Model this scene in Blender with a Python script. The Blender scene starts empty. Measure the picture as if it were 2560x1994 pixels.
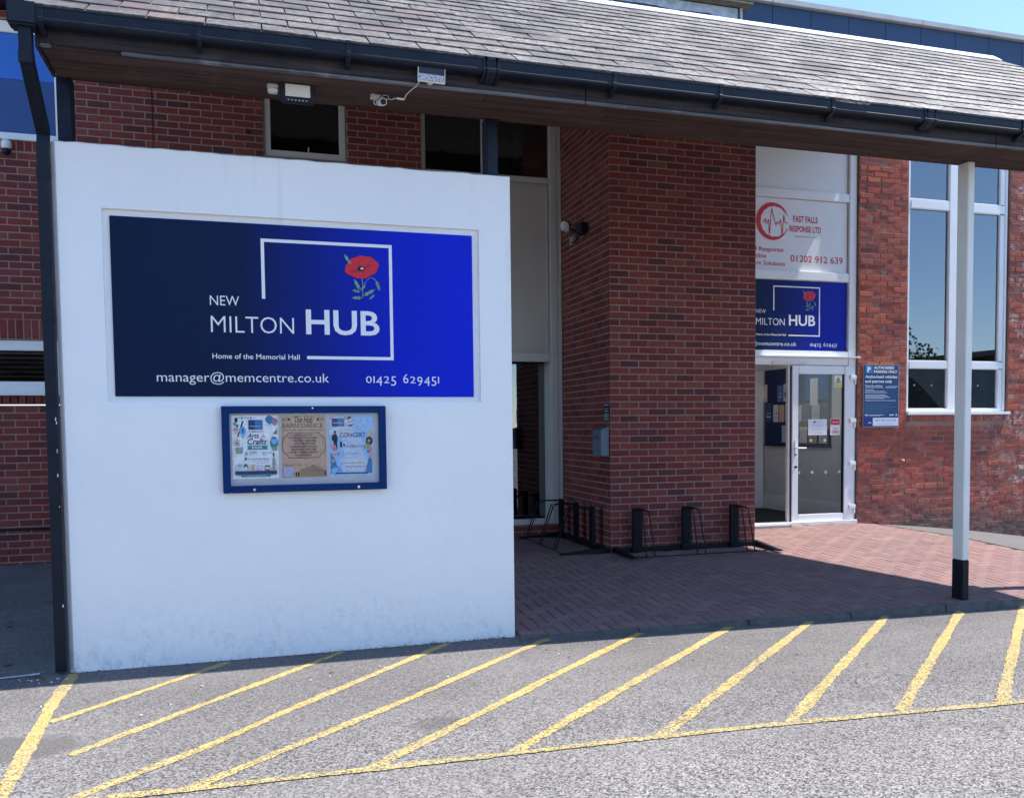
import bpy, bmesh, math, random
from mathutils import Matrix, Vector

random.seed(7)
rad = math.radians
C = bpy.context.scene.collection
SC = bpy.context.scene

# ------------------------------------------------------------------ camera
cam_d = bpy.data.cameras.new('camera'); cam = bpy.data.objects.new('camera', cam_d); C.objects.link(cam)
CAM = Vector((-3.70905, -9.60572, 1.40167))
RX, UP, FW = Vector((.949103, -.314854, -.008329)), Vector((.02523, .04964, .998448)), Vector((.313953, .947841, -.055057))
cam.matrix_world = Matrix(((RX.x, UP.x, -FW.x, CAM.x), (RX.y, UP.y, -FW.y, CAM.y), (RX.z, UP.z, -FW.z, CAM.z), (0, 0, 0, 1)))
cam_d.sensor_width = 36.0; cam_d.lens = 2347.97 / 2560 * 36
cam_d.shift_x = (1280 - 1412.73) / 2560; cam_d.shift_y = (1191.33 - 997) / 2560
cam_d.clip_start = .05; cam_d.clip_end = 900
SC.camera = cam

# ------------------------------------------------------------------ sky, sun, exposure
SUN = Vector((.525, -.075, 1.0)).normalized()
elev = math.asin(SUN.z)
world = bpy.data.worlds.new('World'); SC.world = world; world.use_nodes = True
wn, wl = world.node_tree.nodes, world.node_tree.links
sky = wn.new('ShaderNodeTexSky'); sky.sky_type = 'NISHITA'; sky.sun_disc = False
sky.sun_elevation = elev; sky.sun_rotation = math.atan2(SUN.x, SUN.y)
sky.altitude = 1500; sky.air_density = 1.0; sky.dust_density = .15; sky.ozone_density = 3.5
wn['Background'].inputs['Strength'].default_value = .15
wl.new(sky.outputs['Color'], wn['Background'].inputs['Color'])
sun_d = bpy.data.lights.new('sun', 'SUN'); sun_d.energy = 4.1; sun_d.angle = rad(.53); sun_d.color = (1.0, .955, .895)
sun = bpy.data.objects.new('sun', sun_d); C.objects.link(sun)
sun.rotation_euler = SUN.to_track_quat('Z', 'Y').to_euler(); sun.location = (12, -4, 20)
vs = SC.view_settings
vs.view_transform = 'Standard'; vs.look = 'None'; vs.gamma = 1.0; vs.exposure = 1.18
SC.cycles.use_denoising = True
SC.cycles.max_bounces = 8

# ------------------------------------------------------------------ materials
class N:
    def __init__(s, name):
        s.m = bpy.data.materials.new(name); s.m.use_nodes = True
        s.t = s.m.node_tree; s.b = s.t.nodes['Principled BSDF']; s.out = s.t.nodes['Material Output']
    def new(s, typ, **kw):
        n = s.t.nodes.new('ShaderNode' + typ)
        for k, v in kw.items(): setattr(n, k, v)
        return n
    def link(s, a, b): s.t.links.new(a, b)
    def pos(s): return s.new('NewGeometry').outputs['Position']
    def noise(s, vec, scale, detail=4, rough=.55):
        n = s.new('TexNoise'); n.inputs['Scale'].default_value = scale; n.inputs['Detail'].default_value = detail
        n.inputs['Roughness'].default_value = rough; s.link(vec, n.inputs['Vector']); return n.outputs['Fac']
    def voro(s, vec, scale, out='Color'):
        n = s.new('TexVoronoi'); n.inputs['Scale'].default_value = scale; s.link(vec, n.inputs['Vector']); return n.outputs[out]
    def ramp(s, fac, stops):
        n = s.new('ValToRGB'); e = n.color_ramp.elements
        while len(e) < len(stops): e.new(.5)
        for el, (p, c) in zip(e, stops):
            el.position = p; el.color = (c, c, c, 1) if not hasattr(c, '__len__') else (*c[:3], 1)
        s.link(fac, n.inputs['Fac']); return n.outputs['Color']
    def mix(s, fac, a, b, mode='MIX'):
        n = s.new('Mix', data_type='RGBA', blend_type=mode, clamp_factor=True)
        for sock, v in ((n.inputs['Factor'], fac), (n.inputs['A'], a), (n.inputs['B'], b)):
            if hasattr(v, 'is_output') or isinstance(v, bpy.types.NodeSocket): s.link(v, sock)
            elif hasattr(v, '__len__'): sock.default_value = (*v[:3], 1)
            else: sock.default_value = v
        return n.outputs['Result']
    def math(s, op, a, b=0.0, c=None):
        n = s.new('Math', operation=op)
        for i, v in enumerate((a, b) if c is None else (a, b, c)):
            if isinstance(v, bpy.types.NodeSocket): s.link(v, n.inputs[i])
            else: n.inputs[i].default_value = v
        return n.outputs[0]
    def sep(s, vec):
        n = s.new('SeparateXYZ'); s.link(vec, n.inputs[0]); return n.outputs
    def scalev(s, vec, x, y, z):
        n = s.new('Mapping'); n.inputs['Scale'].default_value = (x, y, z); s.link(vec, n.inputs['Vector']); return n.outputs[0]
    def tint(s):
        a = s.new('Attribute', attribute_name='tint').outputs['Fac']; o = s.new('ObjectInfo').outputs['Random']
        return s.math('FRACT', s.math('ADD', a, o))
    def bump(s, h, strength, dist=.01):
        n = s.new('Bump'); n.inputs['Strength'].default_value = strength; n.inputs['Distance'].default_value = dist
        s.link(h, n.inputs['Height']); s.link(n.outputs['Normal'], s.b.inputs['Normal'])
    def done(s, col=None, rough=.6, metal=0.0, spec=.5):
        if col is not None:
            if isinstance(col, bpy.types.NodeSocket): s.link(col, s.b.inputs['Base Color'])
            else: s.b.inputs['Base Color'].default_value = (*col, 1)
        if isinstance(rough, bpy.types.NodeSocket): s.link(rough, s.b.inputs['Roughness'])
        else: s.b.inputs['Roughness'].default_value = rough
        s.b.inputs['Metallic'].default_value = metal
        s.b.inputs['Specular IOR Level'].default_value = spec
        return s.m

def plain(name, col, rough=.6, var=.12, scale=6, bump=0.0, bscale=60, metal=0.0, spec=.35):
    n = N(name); p = n.pos()
    f = n.noise(p, scale, 5)
    dark = tuple(c * (1 - var) for c in col); light = tuple(min(1, c * (1 + var)) for c in col)
    c = n.mix(n.ramp(f, ((.3, 0.0), (.7, 1.0))), dark, light)
    if bump: n.bump(n.noise(p, bscale, 3), bump)
    return n.done(c, rough, metal, spec)

def mat_brick(name, cols, grime=.25, white=0.0):
    n = N(name); p = n.pos(); t = n.tint()
    base = n.ramp(t, tuple((i / (len(cols) - 1), c) for i, c in enumerate(cols)))
    f = n.noise(n.scalev(p, 22, 22, 40), 1, 5, .65)
    base = n.mix(n.ramp(f, ((.3, .0), (.75, .55))), base, (.055, .03, .032), 'MIX')
    sp = n.ramp(n.noise(p, 150, 2), ((.62, 0.0), (.74, .5)))
    base = n.mix(sp, base, (.42, .25, .19))
    g = n.ramp(n.noise(p, 1.6, 6, .6), ((.42, 0.0), (.70, grime)))
    base = n.mix(g, base, (.075, .07, .068))
    if white:
        w = n.ramp(n.noise(p, 3.1, 6, .7), ((.6, 0.0), (.75, white)))
        w2 = n.ramp(n.noise(p, 26, 4, .6), ((.42, 0.0), (.62, 1.0)))
        rgt = n.math('MULTIPLY', n.ramp(n.math('MULTIPLY_ADD', n.sep(p)[0], .8, -5.0), ((0.0, 0.0), (.7, 1.0))), n.ramp(n.noise(p, 4.5, 5, .65), ((.5, 0.0), (.62, .9))))
        base = n.mix(n.math('MULTIPLY', n.math('MAXIMUM', w, rgt), w2), base, (.55, .51, .48))
    if white:
        q = n.sep(p)
        foot = n.ramp(n.math('ADD', n.math('MULTIPLY', n.math('ADD', q[2], n.math('MULTIPLY', q[0], .055)), 1.0), n.math('MULTIPLY', n.noise(p, 2.3, 6, .65), .55)), ((.50, .85), (.95, 0.0)))
        foot = n.math('MULTIPLY', foot, n.ramp(n.math('MULTIPLY_ADD', q[0], .5, -2.2), ((0.0, 0.0), (.35, 1.0))))
        base = n.mix(foot, base, n.mix(n.ramp(n.noise(p, 14, 4), ((.35, 0.0), (.7, 1.0))), (.055, .045, .045), (.17, .145, .14)))
        soot = n.ramp(n.noise(n.scalev(p, 1, 1, .5), 1.9, 6, .7), ((.55, 0.0), (.68, .6)))
        base = n.mix(soot, base, (.09, .07, .072))
    n.bump(n.noise(p, 130 if not white else 70, 4, .7), .35 if not white else .7, .004 if not white else .008)
    return n.done(base, .88, spec=.25)

M_BRICK = mat_brick('brick', [(.175, .030, .027), (.262, .044, .036), (.205, .036, .033), (.300, .060, .044), (.112, .029, .034), (.238, .040, .034), (.31, .080, .058)], .14)
M_BRICKOLD = mat_brick('weathered_brick', [(.48, .090, .055), (.56, .125, .075), (.38, .076, .060), (.60, .160, .095), (.28, .072, .068), (.52, .102, .062), (.41, .110, .088)], .35, .8)

def mat_mortar(name, col, dark):
    n = N(name); p = n.pos()
    c = n.mix(n.ramp(n.noise(p, 2.2, 6, .6), ((.4, 0.0), (.7, 1.0))), col, dark)
    c = n.mix(n.ramp(n.noise(p, 90, 3), ((.35, .0), (.8, .35))), c, tuple(x * .5 for x in col))
    n.bump(n.noise(p, 160, 3), .4, .004)
    return n.done(c, .95, spec=.1)
M_MORTAR = mat_mortar('mortar', (.335, .258, .218), (.24, .185, .16))
M_MORTAROLD = mat_mortar('weathered_mortar', (.36, .22, .17), (.17, .105, .09))

def mat_slate():
    n = N('slate'); p = n.pos(); t = n.tint()
    base = n.ramp(t, ((0, (.068, .058, .062)), (.2, (.102, .087, .086)), (.42, (.046, .041, .045)), (.6, (.114, .096, .092)), (.72, (.070, .066, .060)), (.9, (.120, .096, .092)), (.985, (.15, .095, .085)), (1, (.08, .07, .068))))
    base = n.mix(n.ramp(n.noise(p, 18, 6, .65), ((.35, 0.0), (.75, .6))), base, (.040, .036, .043))
    x = n.sep(p)[0]
    amount = n.ramp(n.math('MULTIPLY_ADD', x, 1 / 10.0, .52), ((0.0, .35), (.35, .6), (.7, 1.0), (1.0, 1.0)))
    l1 = n.ramp(n.noise(p, 2.4, 5, .6), ((.38, 0.0), (.60, 1.0)))
    l2 = n.ramp(n.noise(n.scalev(p, 1, 1.6, 1.6), 24, 6, .7), ((.44, 0.0), (.56, 1.0)))
    lich = n.math('MULTIPLY', n.math('MULTIPLY', l1, l2), amount)
    base = n.mix(lich, base, (.36, .332, .288))
    spots = n.ramp(n.noise(p, 70, 3, .6), ((.66, 0.0), (.72, .8)))
    base = n.mix(spots, base, (.42, .40, .36))
    n.bump(n.noise(p, 60, 5, .7), .4, .006)
    return n.done(base, .62, spec=.4)
M_SLATE = mat_slate()

def asphalt_color(n, p, light=1.0):
    v = n.voro(n.scalev(p, 1, 1, .2), 125)
    g = n.sep(v)[0]
    stone = n.ramp(g, ((0.0, .010), (.22, .018), (.32, .11), (.47, .225), (.70, .32), (.88, .415), (1.0, .56)))
    v2 = n.voro(n.scalev(p, 1, 1, .2), 260)
    stone2 = n.ramp(n.sep(v2)[1], ((0.0, .03), (.3, .13), (.7, .25), (1.0, .38)))
    stone = n.mix(.36, stone, stone2)
    stone = n.mix(1.0, stone, (.985, .92, .89), 'MULTIPLY')
    y = n.sep(p)[1]
    worn = n.ramp(n.math('MULTIPLY_ADD', n.math('ADD', y, n.math('MULTIPLY', n.noise(p, .9, 5, .6), 1.6)), -.5, -1.45), ((0.0, .0), (1.0, 1.0)))
    fines = n.mix(n.ramp(n.noise(p, 55, 4, .7), ((.3, 0.0), (.75, 1.0))), (.075, .070, .069), (.20, .185, .180))
    c = n.mix(worn, n.mix(.55, stone, fines), stone)
    patch = n.ramp(n.noise(p, .55, 6, .6), ((.32, .70), (.7, .98)))
    c = n.mix(1.0, c, patch, 'MULTIPLY')
    oil = n.ramp(n.noise(p, 1.15, 3, .45), ((.66, 0.0), (.74, .5)))
    c = n.mix(oil, c, (.06, .056, .054))
    drops = n.ramp(n.noise(p, 6.5, 2, .5), ((.735, 0.0), (.77, .6)))
    c = n.mix(drops, c, (.07, .064, .062))
    polish = n.ramp(n.noise(n.scalev(p, .35, 1.5, 1), 1.0, 5, .6), ((.45, 0.0), (.70, .22)))
    c = n.mix(polish, c, (.25, .232, .218))
    return c, g

def mat_tarmac():
    n = N('tarmac'); p = n.pos()
    c, g = asphalt_color(n, p)
    # dark filled repair at the left and pale scuffs
    s = n.sep(p)
    dx = n.math('MULTIPLY', n.math('ADD', s[0], 4.98), 1.35); dy = n.math('MULTIPLY', n.math('ADD', s[1], 4.55), 2.9)
    d = n.math('ADD', n.math('POWER', n.math('ABSOLUTE', dx), 2.0), n.math('POWER', n.math('ABSOLUTE', dy), 2.0))
    d = n.math('ADD', d, n.math('MULTIPLY', n.math('SUBTRACT', n.noise(p, 5, 4), .5), .5))
    m = n.ramp(d, ((.26, .88), (.42, 0.0)))
    c = n.mix(m, c, n.mix(n.ramp(n.noise(p, 80, 3), ((.3, 0.0), (.7, 1.0))), (.07, .065, .062), (.16, .15, .145)))
    sc = n.ramp(n.noise(n.scalev(p, 1.2, 4.5, 1), 2.3, 6, .75), ((.68, 0.0), (.74, .55)))
    c = n.mix(sc, c, (.5, .47, .44))
    n.bump(n.math('ADD', g, n.math('MULTIPLY', n.noise(p, 300, 2), .4)), .55, .006)
    return n.done(c, .93, spec=.2)
M_TARMAC = mat_tarmac()

def mat_yellow():
    n = N('yellow_road_paint'); p = n.pos()
    a, g = asphalt_color(n, p)
    holes = n.ramp(n.math('ADD', g, n.math('MULTIPLY', n.math('SUBTRACT', n.noise(p, 6, 5, .7), .5), .5)), ((.30, 1.0), (.40, 0.0)))
    fade = n.ramp(n.noise(p, .8, 5, .65), ((.42, .35), (.66, 1.0)))
    y = n.sep(p)[1]
    orr = n.new('ObjectInfo').outputs['Random']
    wear = n.math('MULTIPLY', n.math('MULTIPLY_ADD', orr, .8, .75), n.math('MULTIPLY', n.ramp(n.math('MULTIPLY_ADD', y, -.55, -1.95), ((0.0, 0.0), (.85, 1.0))), n.ramp(n.noise(p, 1.3, 4, .6), ((.3, .45), (.7, 1.0)))))
    holes = n.math('MAXIMUM', holes, n.ramp(n.math('SUBTRACT', n.math('ADD', g, n.math('MULTIPLY', n.noise(p, 45, 3, .6), .5)), n.math('MULTIPLY', wear, .30)), ((.36, 1.0), (.47, 0.0))))
    front = n.ramp(n.math('MULTIPLY_ADD', y, -.5, -1.7), ((0.0, .55), (1.0, 1.0)))
    edge = n.ramp(n.noise(p, 38, 4, .7), ((.50, 0.0), (.58, .95)))
    gone = n.math('MULTIPLY', n.ramp(n.noise(n.scalev(p, .6, 1.3, 1), 1.5, 5, .65), ((.50, 0.0), (.64, 1.0))), n.ramp(n.math('ADD', g, n.noise(p, 30, 3)), ((.85, 1.0), (1.05, 0.0))))
    m = n.math('MAXIMUM', n.math('MULTIPLY', holes, front), n.math('MAXIMUM', gone, n.math('MULTIPLY', edge, fade)))
    pc = n.mix(n.ramp(n.noise(p, 9, 5, .6), ((.3, 0.0), (.7, 1.0))), (.46, .325, .075), (.56, .43, .15))
    n.bump(g, .4, .005)
    pc = n.mix(n.math('MULTIPLY', n.ramp(n.noise(p, 2.4, 5, .65), ((.40, 0.0), (.72, .55))), n.math('MULTIPLY_ADD', orr, .6, .5)), pc, (.36, .30, .19))
    return n.done(n.mix(n.math('MULTIPLY', m, .9), pc, a), .85, spec=.25)
M_YELLOW = mat_yellow()

def mat_paver():
    n = N('paver'); p = n.pos(); t = n.tint()
    c = n.ramp(t, ((0, (.20, .118, .110)), (.3, (.262, .155, .142)), (.55, (.230, .142, .134)), (.8, (.290, .176, .158)), (1, (.218, .134, .126))))
    c = n.mix(n.ramp(n.noise(p, .9, 6, .6), ((.42, 0.0), (.7, .5))), c, (.165, .125, .125))
    c = n.mix(n.ramp(n.noise(p, 120, 3, .7), ((.45, 0.0), (.8, .4))), c, (.14, .10, .095))
    n.bump(n.noise(p, 200, 3), .3, .003)
    return n.done(c, .9, spec=.2)
M_PAVER = mat_paver()

def mat_render():
    n = N('white_render'); p = n.pos(); z = n.sep(p)[2]
    c = n.mix(n.ramp(n.noise(p, 1.3, 6, .6), ((.35, 0.0), (.7, 1.0))), (.84, .84, .835), (.88, .875, .865))
    splash = n.ramp(n.math('ADD', z, n.math('MULTIPLY', n.noise(p, 2.2, 6, .65), -.9)), ((-.0 + .0, 0.0), (1.0, 0.0)))
    low = n.ramp(n.math('ADD', n.math('MULTIPLY', z, 1.6), .28), ((0.0, 1.0), (.28, .55), (.75, .12), (1.0, 0.0)))
    st = n.ramp(n.noise(n.scalev(p, 1, 1, .8), 26, 8, .8), ((.48, 0.0), (.75, .8)))
    fine = n.ramp(n.noise(p, 2.6, 5, .6), ((.35, .15), (.65, 1.0)))
    c = n.mix(n.math('MULTIPLY', n.math('MULTIPLY', low, st), fine), c, (.17, .17, .155))
    marks = n.ramp(n.noise(p, 7.5, 3, .5), ((.735, 0.0), (.76, .35)))
    c = n.mix(marks, c, (.46, .46, .47))
    strk = n.math('MULTIPLY', n.ramp(n.noise(n.scalev(p, 9, 9, .7), 1.0, 5, .6), ((.60, 0.0), (.74, .22))), n.ramp(n.math('MULTIPLY_ADD', z, .55, -.75), ((0.0, 0.0), (1.0, 1.0))))
    c = n.mix(strk, c, (.50, .49, .46))
    n.bump(n.math('ADD', n.noise(p, 120, 4, .6), n.math('ADD', n.math('MULTIPLY', n.noise(p, 9, 4), 1.6), n.math('MULTIPLY', n.noise(n.scalev(p, 1, 1, 2.2), 3.2, 3), 5.0))), .30, .007)
    return n.done(c, .9, spec=.2)
M_RENDER = mat_render()

def mat_wood(name, a, b, rough=.75, sy=26.0):
    n = N(name); p = n.pos()
    f = n.noise(n.scalev(p, 1.1, sy, sy), 1.0, 6, .65)
    c = n.mix(n.ramp(f, ((.32, 0.0), (.68, 1.0))), a, b)
    c = n.mix(n.ramp(n.noise(p, 3, 5, .7), ((.55, 0.0), (.75, .45))), c, tuple(x * 1.9 for x in b))
    n.bump(f, .6, .008)
    return n.done(c, rough, spec=.2)
M_FASCIA = mat_wood('dark_stained_wood', (.012, .010, .013), (.060, .048, .050), .65)
M_SOFFIT = mat_wood('brown_stained_wood', (.026, .015, .014), (.095, .058, .048), .75)
M_BEAD = mat_wood('worn_painted_wood', (.05, .046, .05), (.24, .235, .24), .7)
M_BLACKPL = plain('black_plastic', (.010, .014, .024), .42, .25, 9, .05, 40, spec=.22)
M_BLACKPAINT = plain('black_paint', (.008, .010, .016), .5, .35, 14, .1, 50, spec=.2)
M_NAVYPOST = plain('navy_gloss_paint', (.008, .014, .032), .45, .5, 25, .15, 60, spec=.25)
M_POST = plain('cream_white_paint', (.74, .72, .68), .5, .05, 3, .06, 40)
M_UPVC = plain('white_plastic_frame', (.78, .785, .79), .32, .03, 3)
M_BEIGE = plain('beige_panel', (.50, .465, .425), .5, .05, 2)
M_CREAMFR = plain('cream_frame', (.56, .545, .51), .45, .05, 3)
M_STEELBLACK = plain('black_coated_steel', (.006, .008, .013), .5, .3, 30, .1, 80, spec=.15)
M_CLAD = plain('navy_cladding', (.022, .055, .125), .5, .10, 1.2)
M_COPING = plain('grey_coping', (.44, .44, .45), .5, .1, 4)
M_FLASH = plain('white_flashing', (.80, .80, .80), .4, .04, 2)
M_PALEBOARD = plain('peeling_pale_blue_paint', (.36, .44, .53), .7, .3, 9, .2, 30)
M_ROOFFELT = plain('roofing_felt', (.16, .15, .13), .9, .3, 12, .3, 70)
M_BLUEBRIGHT = plain('bright_blue_panel', (.022, .135, .52), .35, .06, 2)  # brighter blue, shared by the upper panel and the blind
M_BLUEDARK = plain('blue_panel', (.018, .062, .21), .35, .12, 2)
M_NAVYFASCIA = plain('navy_fascia', (.015, .022, .05), .5, .1, 3)
M_CONCRETE = plain('concrete', (.30, .29, .28), .92, .25, 14, .3, 90)
M_KERB = plain('concrete_kerb', (.105, .11, .108), .93, .3, 12, .35, 90)
M_PATH = None
M_SAND = plain('joint_sand', (.035, .028, .027), .95, .3, 30, .3, 120)
M_DECK = plain('roof_deck', (.05, .045, .04), .9)
M_GREYBOX = plain('grey_steel_box', (.13, .165, .215), .5, .12, 10)
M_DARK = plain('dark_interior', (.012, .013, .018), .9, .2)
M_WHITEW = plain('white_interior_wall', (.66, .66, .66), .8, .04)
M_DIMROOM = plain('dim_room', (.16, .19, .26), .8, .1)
M_FLOORMAT = plain('dark_floor_mat', (.030, .034, .036), .95, .25, 40)
M_BLUECASE = plain('blue_coated_aluminium', (.003, .028, .13), .5, .06, 4, spec=.12)
M_PINBOARD = plain('silver_backing', (.50, .515, .56), .6, .05, 12)
M_CHROME = plain('polished_metal', (.62, .62, .63), .25, .1, 20, metal=1.0)
M_WHITEPL = plain('white_plastic', (.72, .72, .70), .4, .05, 10)
M_CABLEW = plain('cream_cable', (.58, .55, .50), .5, .1, 20)
M_GREYPL = plain('grey_plastic', (.33, .32, .31), .5, .1, 20)
M_LAMPGLASS = plain('frosted_lamp_glass', (.70, .68, .60), .35, .05, 20)
M_SIGNWHITE = plain('white_print', (.80, .80, .80), .5, .02)
M_PRINTBLUE = plain('pale_blue_print', (.62, .68, .80), .5, .02)
M_RED = plain('red_print', (.62, .018, .035), .5, .05, 30)
M_SIGNPANEL = plain('white_sign_panel', (.74, .74, .76), .3, .02)
M_TEXTRED = plain('dull_red_print', (.55, .06, .09), .5, .02)
M_NAVYPRINT = plain('navy_print', (.010, .055, .16), .4, .05)
M_BLACKPRINT = plain('black_print', (.012, .012, .016), .6, .05)
M_LEAF = plain('dead_leaf', (.13, .055, .03), .9, .4, 60)
M_GREEN = plain('weed_green', (.055, .09, .03), .8, .4, 40)

def mat_gradient(name, x0, x1, a, b):
    n = N(name); p = n.pos(); x = n.sep(p)[0]
    f = n.math('MULTIPLY_ADD', x, 1 / (x1 - x0), -x0 / (x1 - x0))
    c = n.ramp(f, ((0.0, a), (.33, tuple(u * .975 + v * .025 for u, v in zip(a, b))), (.52, tuple(u * .74 + v * .26 for u, v in zip(a, b))), (.78, tuple(u * .15 + v * .85 for u, v in zip(a, b))), (1.0, b)))
    return n.done(c, .45, spec=.12)
M_GRAD = mat_gradient('navy_to_blue_print', -4.53, -2.21, (.004, .0135, .045), (.002, .018, .58))
M_GRAD2 = mat_gradient('navy_to_blue_print_small', 2.15, 4.18, (.005, .016, .060), (.004, .016, .36))

def mat_glass(name, refl, tint, ior=1.9, rough=.01):
    n = N(name)
    n.t.nodes.remove(n.b)
    gl = n.new('BsdfGlossy'); gl.inputs['Roughness'].default_value = rough; gl.inputs['Color'].default_value = (*refl, 1)
    tr = n.new('BsdfTransparent'); tr.inputs['Color'].default_value = (*tint, 1)
    fr = n.new('Fresnel'); fr.inputs['IOR'].default_value = ior
    mx = n.new('MixShader'); n.link(fr.outputs[0], mx.inputs[0]); n.link(tr.outputs[0], mx.inputs[1]); n.link(gl.outputs[0], mx.inputs[2])
    n.link(mx.outputs[0], n.out.inputs['Surface'])
    return n.m
M_GLASS = mat_glass('window_glass', (.95, .97, 1.0), (.55, .60, .64), 2.3)
M_SOLARGLASS = mat_glass('solar_control_glass', (.86, .93, 1.0), (.42, .46, .50), 2.5)
M_CASEGLASS = mat_glass('case_glass', (.95, .97, 1.0), (1, 1, 1), 1.15)
M_DOORGLASS = mat_glass('door_glass', (.95, .97, 1.0), (.86, .88, .88), 1.28)

# ------------------------------------------------------------------ mesh helpers
class MB:
    def __init__(s): s.v, s.f, s.t = [], [], []
    def quad(s, *pts, tint=0.0):
        i = len(s.v); s.v += [tuple(p) for p in pts]; s.f.append(tuple(range(i, i + len(pts)))); s.t.append(tint)
    poly = quad
    def box(s, x0, x1, y0, y1, z0, z1, tint=0.0, skip=()):
        i = len(s.v)
        s.v += [(x0, y0, z0), (x1, y0, z0), (x1, y1, z0), (x0, y1, z0), (x0, y0, z1), (x1, y0, z1), (x1, y1, z1), (x0, y1, z1)]
        for k, f in (('b', (3, 2, 1, 0)), ('t', (4, 5, 6, 7)), ('f', (0, 1, 5, 4)), ('r', (1, 2, 6, 5)), ('k', (2, 3, 7, 6)), ('l', (3, 0, 4, 7))):
            if k not in skip: s.f.append(tuple(i + a for a in f)); s.t.append(tint)
        return s
    def hexa(s, p, tint=0.0):            # eight corners in the order of box
        i = len(s.v); s.v += [tuple(a) for a in p]
        for f in ((3, 2, 1, 0), (4, 5, 6, 7), (0, 1, 5, 4), (1, 2, 6, 5), (2, 3, 7, 6), (3, 0, 4, 7)):
            s.f.append(tuple(i + a for a in f)); s.t.append(tint)
        return s
    def tube(s, pts, r, n=8, closed=False, square=False):
        pts = [Vector(p) for p in pts]; rings = []
        if square: n = 4
        for k, p in enumerate(pts):
            a = pts[k - 1] if (k > 0 or closed) else p; b = pts[(k + 1) % len(pts)] if (k < len(pts) - 1 or closed) else p
            d = (b - a).normalized() if (b - a).length > 1e-9 else Vector((0, 0, 1))
            ref = Vector((0, 1, 0)) if abs(d.y) < .9 else Vector((1, 0, 0))
            u = d.cross(ref).normalized(); w = d.cross(u).normalized()
            off = math.pi / 4 if square else 0
            i = len(s.v)
            for q in range(n):
                an = 2 * math.pi * q / n + off; s.v.append(tuple(p + (u * math.cos(an) + w * math.sin(an)) * r))
            rings.append(i)
        m = len(rings)
        for k in range(m if closed else m - 1):
            a, b = rings[k], rings[(k + 1) % m]
            for q in range(n):
                s.f.append((a + q, a + (q + 1) % n, b + (q + 1) % n, b + q)); s.t.append(0.0)
        if not closed:
            s.f.append(tuple(rings[0] + q for q in range(n))[::-1]); s.t.append(0.0)
            s.f.append(tuple(rings[-1] + q for q in range(n))); s.t.append(0.0)
        return s
    def disc(s, c, r, ax='y', n=16, h=.004):
        c = Vector(c); A = {'y': Vector((0, -1, 0)), 'x': Vector((-1, 0, 0)), 'z': Vector((0, 0, 1))}[ax]
        return s.tube([c, c + A * h], r, n)
    def mesh(s, name):
        me = bpy.data.meshes.new(name); me.from_pydata(s.v, [], s.f); me.update()
        if any(s.t):
            a = me.attributes.new('tint', 'FLOAT', 'FACE'); a.data.foreach_set('value', s.t)
        return me
    def build(s, name, mat, parent=None, bevel=0.0, smooth=False, segs=2):
        me = s.mesh(name)
        if bevel or smooth:
            bm = bmesh.new(); bm.from_mesh(me)
            if bevel:
                bmesh.ops.remove_doubles(bm, verts=bm.verts, dist=1e-5)
                bmesh.ops.recalc_face_normals(bm, faces=bm.faces)
                bmesh.ops.bevel(bm, geom=list(bm.edges), offset=bevel, segments=segs, affect='EDGES', clamp_overlap=True)
            bm.to_mesh(me); bm.free()
        if smooth:
            for p in me.polygons: p.use_smooth = True
        me.materials.append(mat)
        o = bpy.data.objects.new(name, me); C.objects.link(o)
        if parent is not None: attach(o, parent)
        return o

ORIGIN = {}
def attach(o, parent):
    o.parent = parent
    o.matrix_parent_inverse = Matrix.Translation(ORIGIN.get(parent.name, Vector((0, 0, 0)))).inverted()
def tag(o, label=None, cat=None, group=None, kind=None):
    for k, v in (('label', label), ('category', cat), ('group', group), ('kind', kind)):
        if v: o[k] = v
    return o
def thing(name, loc, label, cat, group=None):
    o = bpy.data.objects.new(name, None); C.objects.link(o); o.location = loc; o.empty_display_size = .1
    ORIGIN[o.name] = Vector(loc)
    return tag(o, label, cat, group)
def one(name, mb, mat, label, cat, group=None, **kw): return tag(mb.build(name, mat, None, **kw), label, cat, group)

def glyphs(s, bold=0.0, res=3, align='LEFT', shear=0.0):
    cu = bpy.data.curves.new('lettering', 'FONT'); cu.body = s; cu.size = 1.0; cu.resolution_u = res; cu.offset = bold; cu.fill_mode = 'FRONT'; cu.shear = shear
    ob = bpy.data.objects.new('lettering', cu); C.objects.link(ob)
    dg = bpy.context.evaluated_depsgraph_get(); ev = ob.evaluated_get(dg)
    me = ev.to_mesh(); v = [tuple(p.co) for p in me.vertices]; f = [tuple(p.vertices) for p in me.polygons]
    ev.to_mesh_clear(); bpy.data.objects.remove(ob); bpy.data.curves.remove(cu)
    return v, f
def text(s, x0, x1, z0, z1, y, mat, parent, bold=0.0, name='lettering', cap=None, shear=0.0):
    """text between x0 and x1, its ink between z0 and z1 (or cap = cap height above the baseline z0)"""
    v, f = glyphs(s, bold, shear=shear)
    if not v: return None
    ax, bx = min(a[0] for a in v), max(a[0] for a in v); ay, by = min(a[1] for a in v), max(a[1] for a in v)
    sx = (x1 - x0) / (bx - ax)
    if cap: sy = cap / .73; oz = z0
    else: sy = (z1 - z0) / (by - ay); oz = z0 - ay * sy
    m = MB(); m.v = [(x0 + (a[0] - ax) * sx, y, oz + a[1] * sy) for a in v]; m.f = f; m.t = [0.0] * len(f)
    return m.build(name, mat, parent)
def flat(m, pts, y):   # polygon in the xz plane
    m.poly(*[(a, y, b) for a, b in pts])

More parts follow.
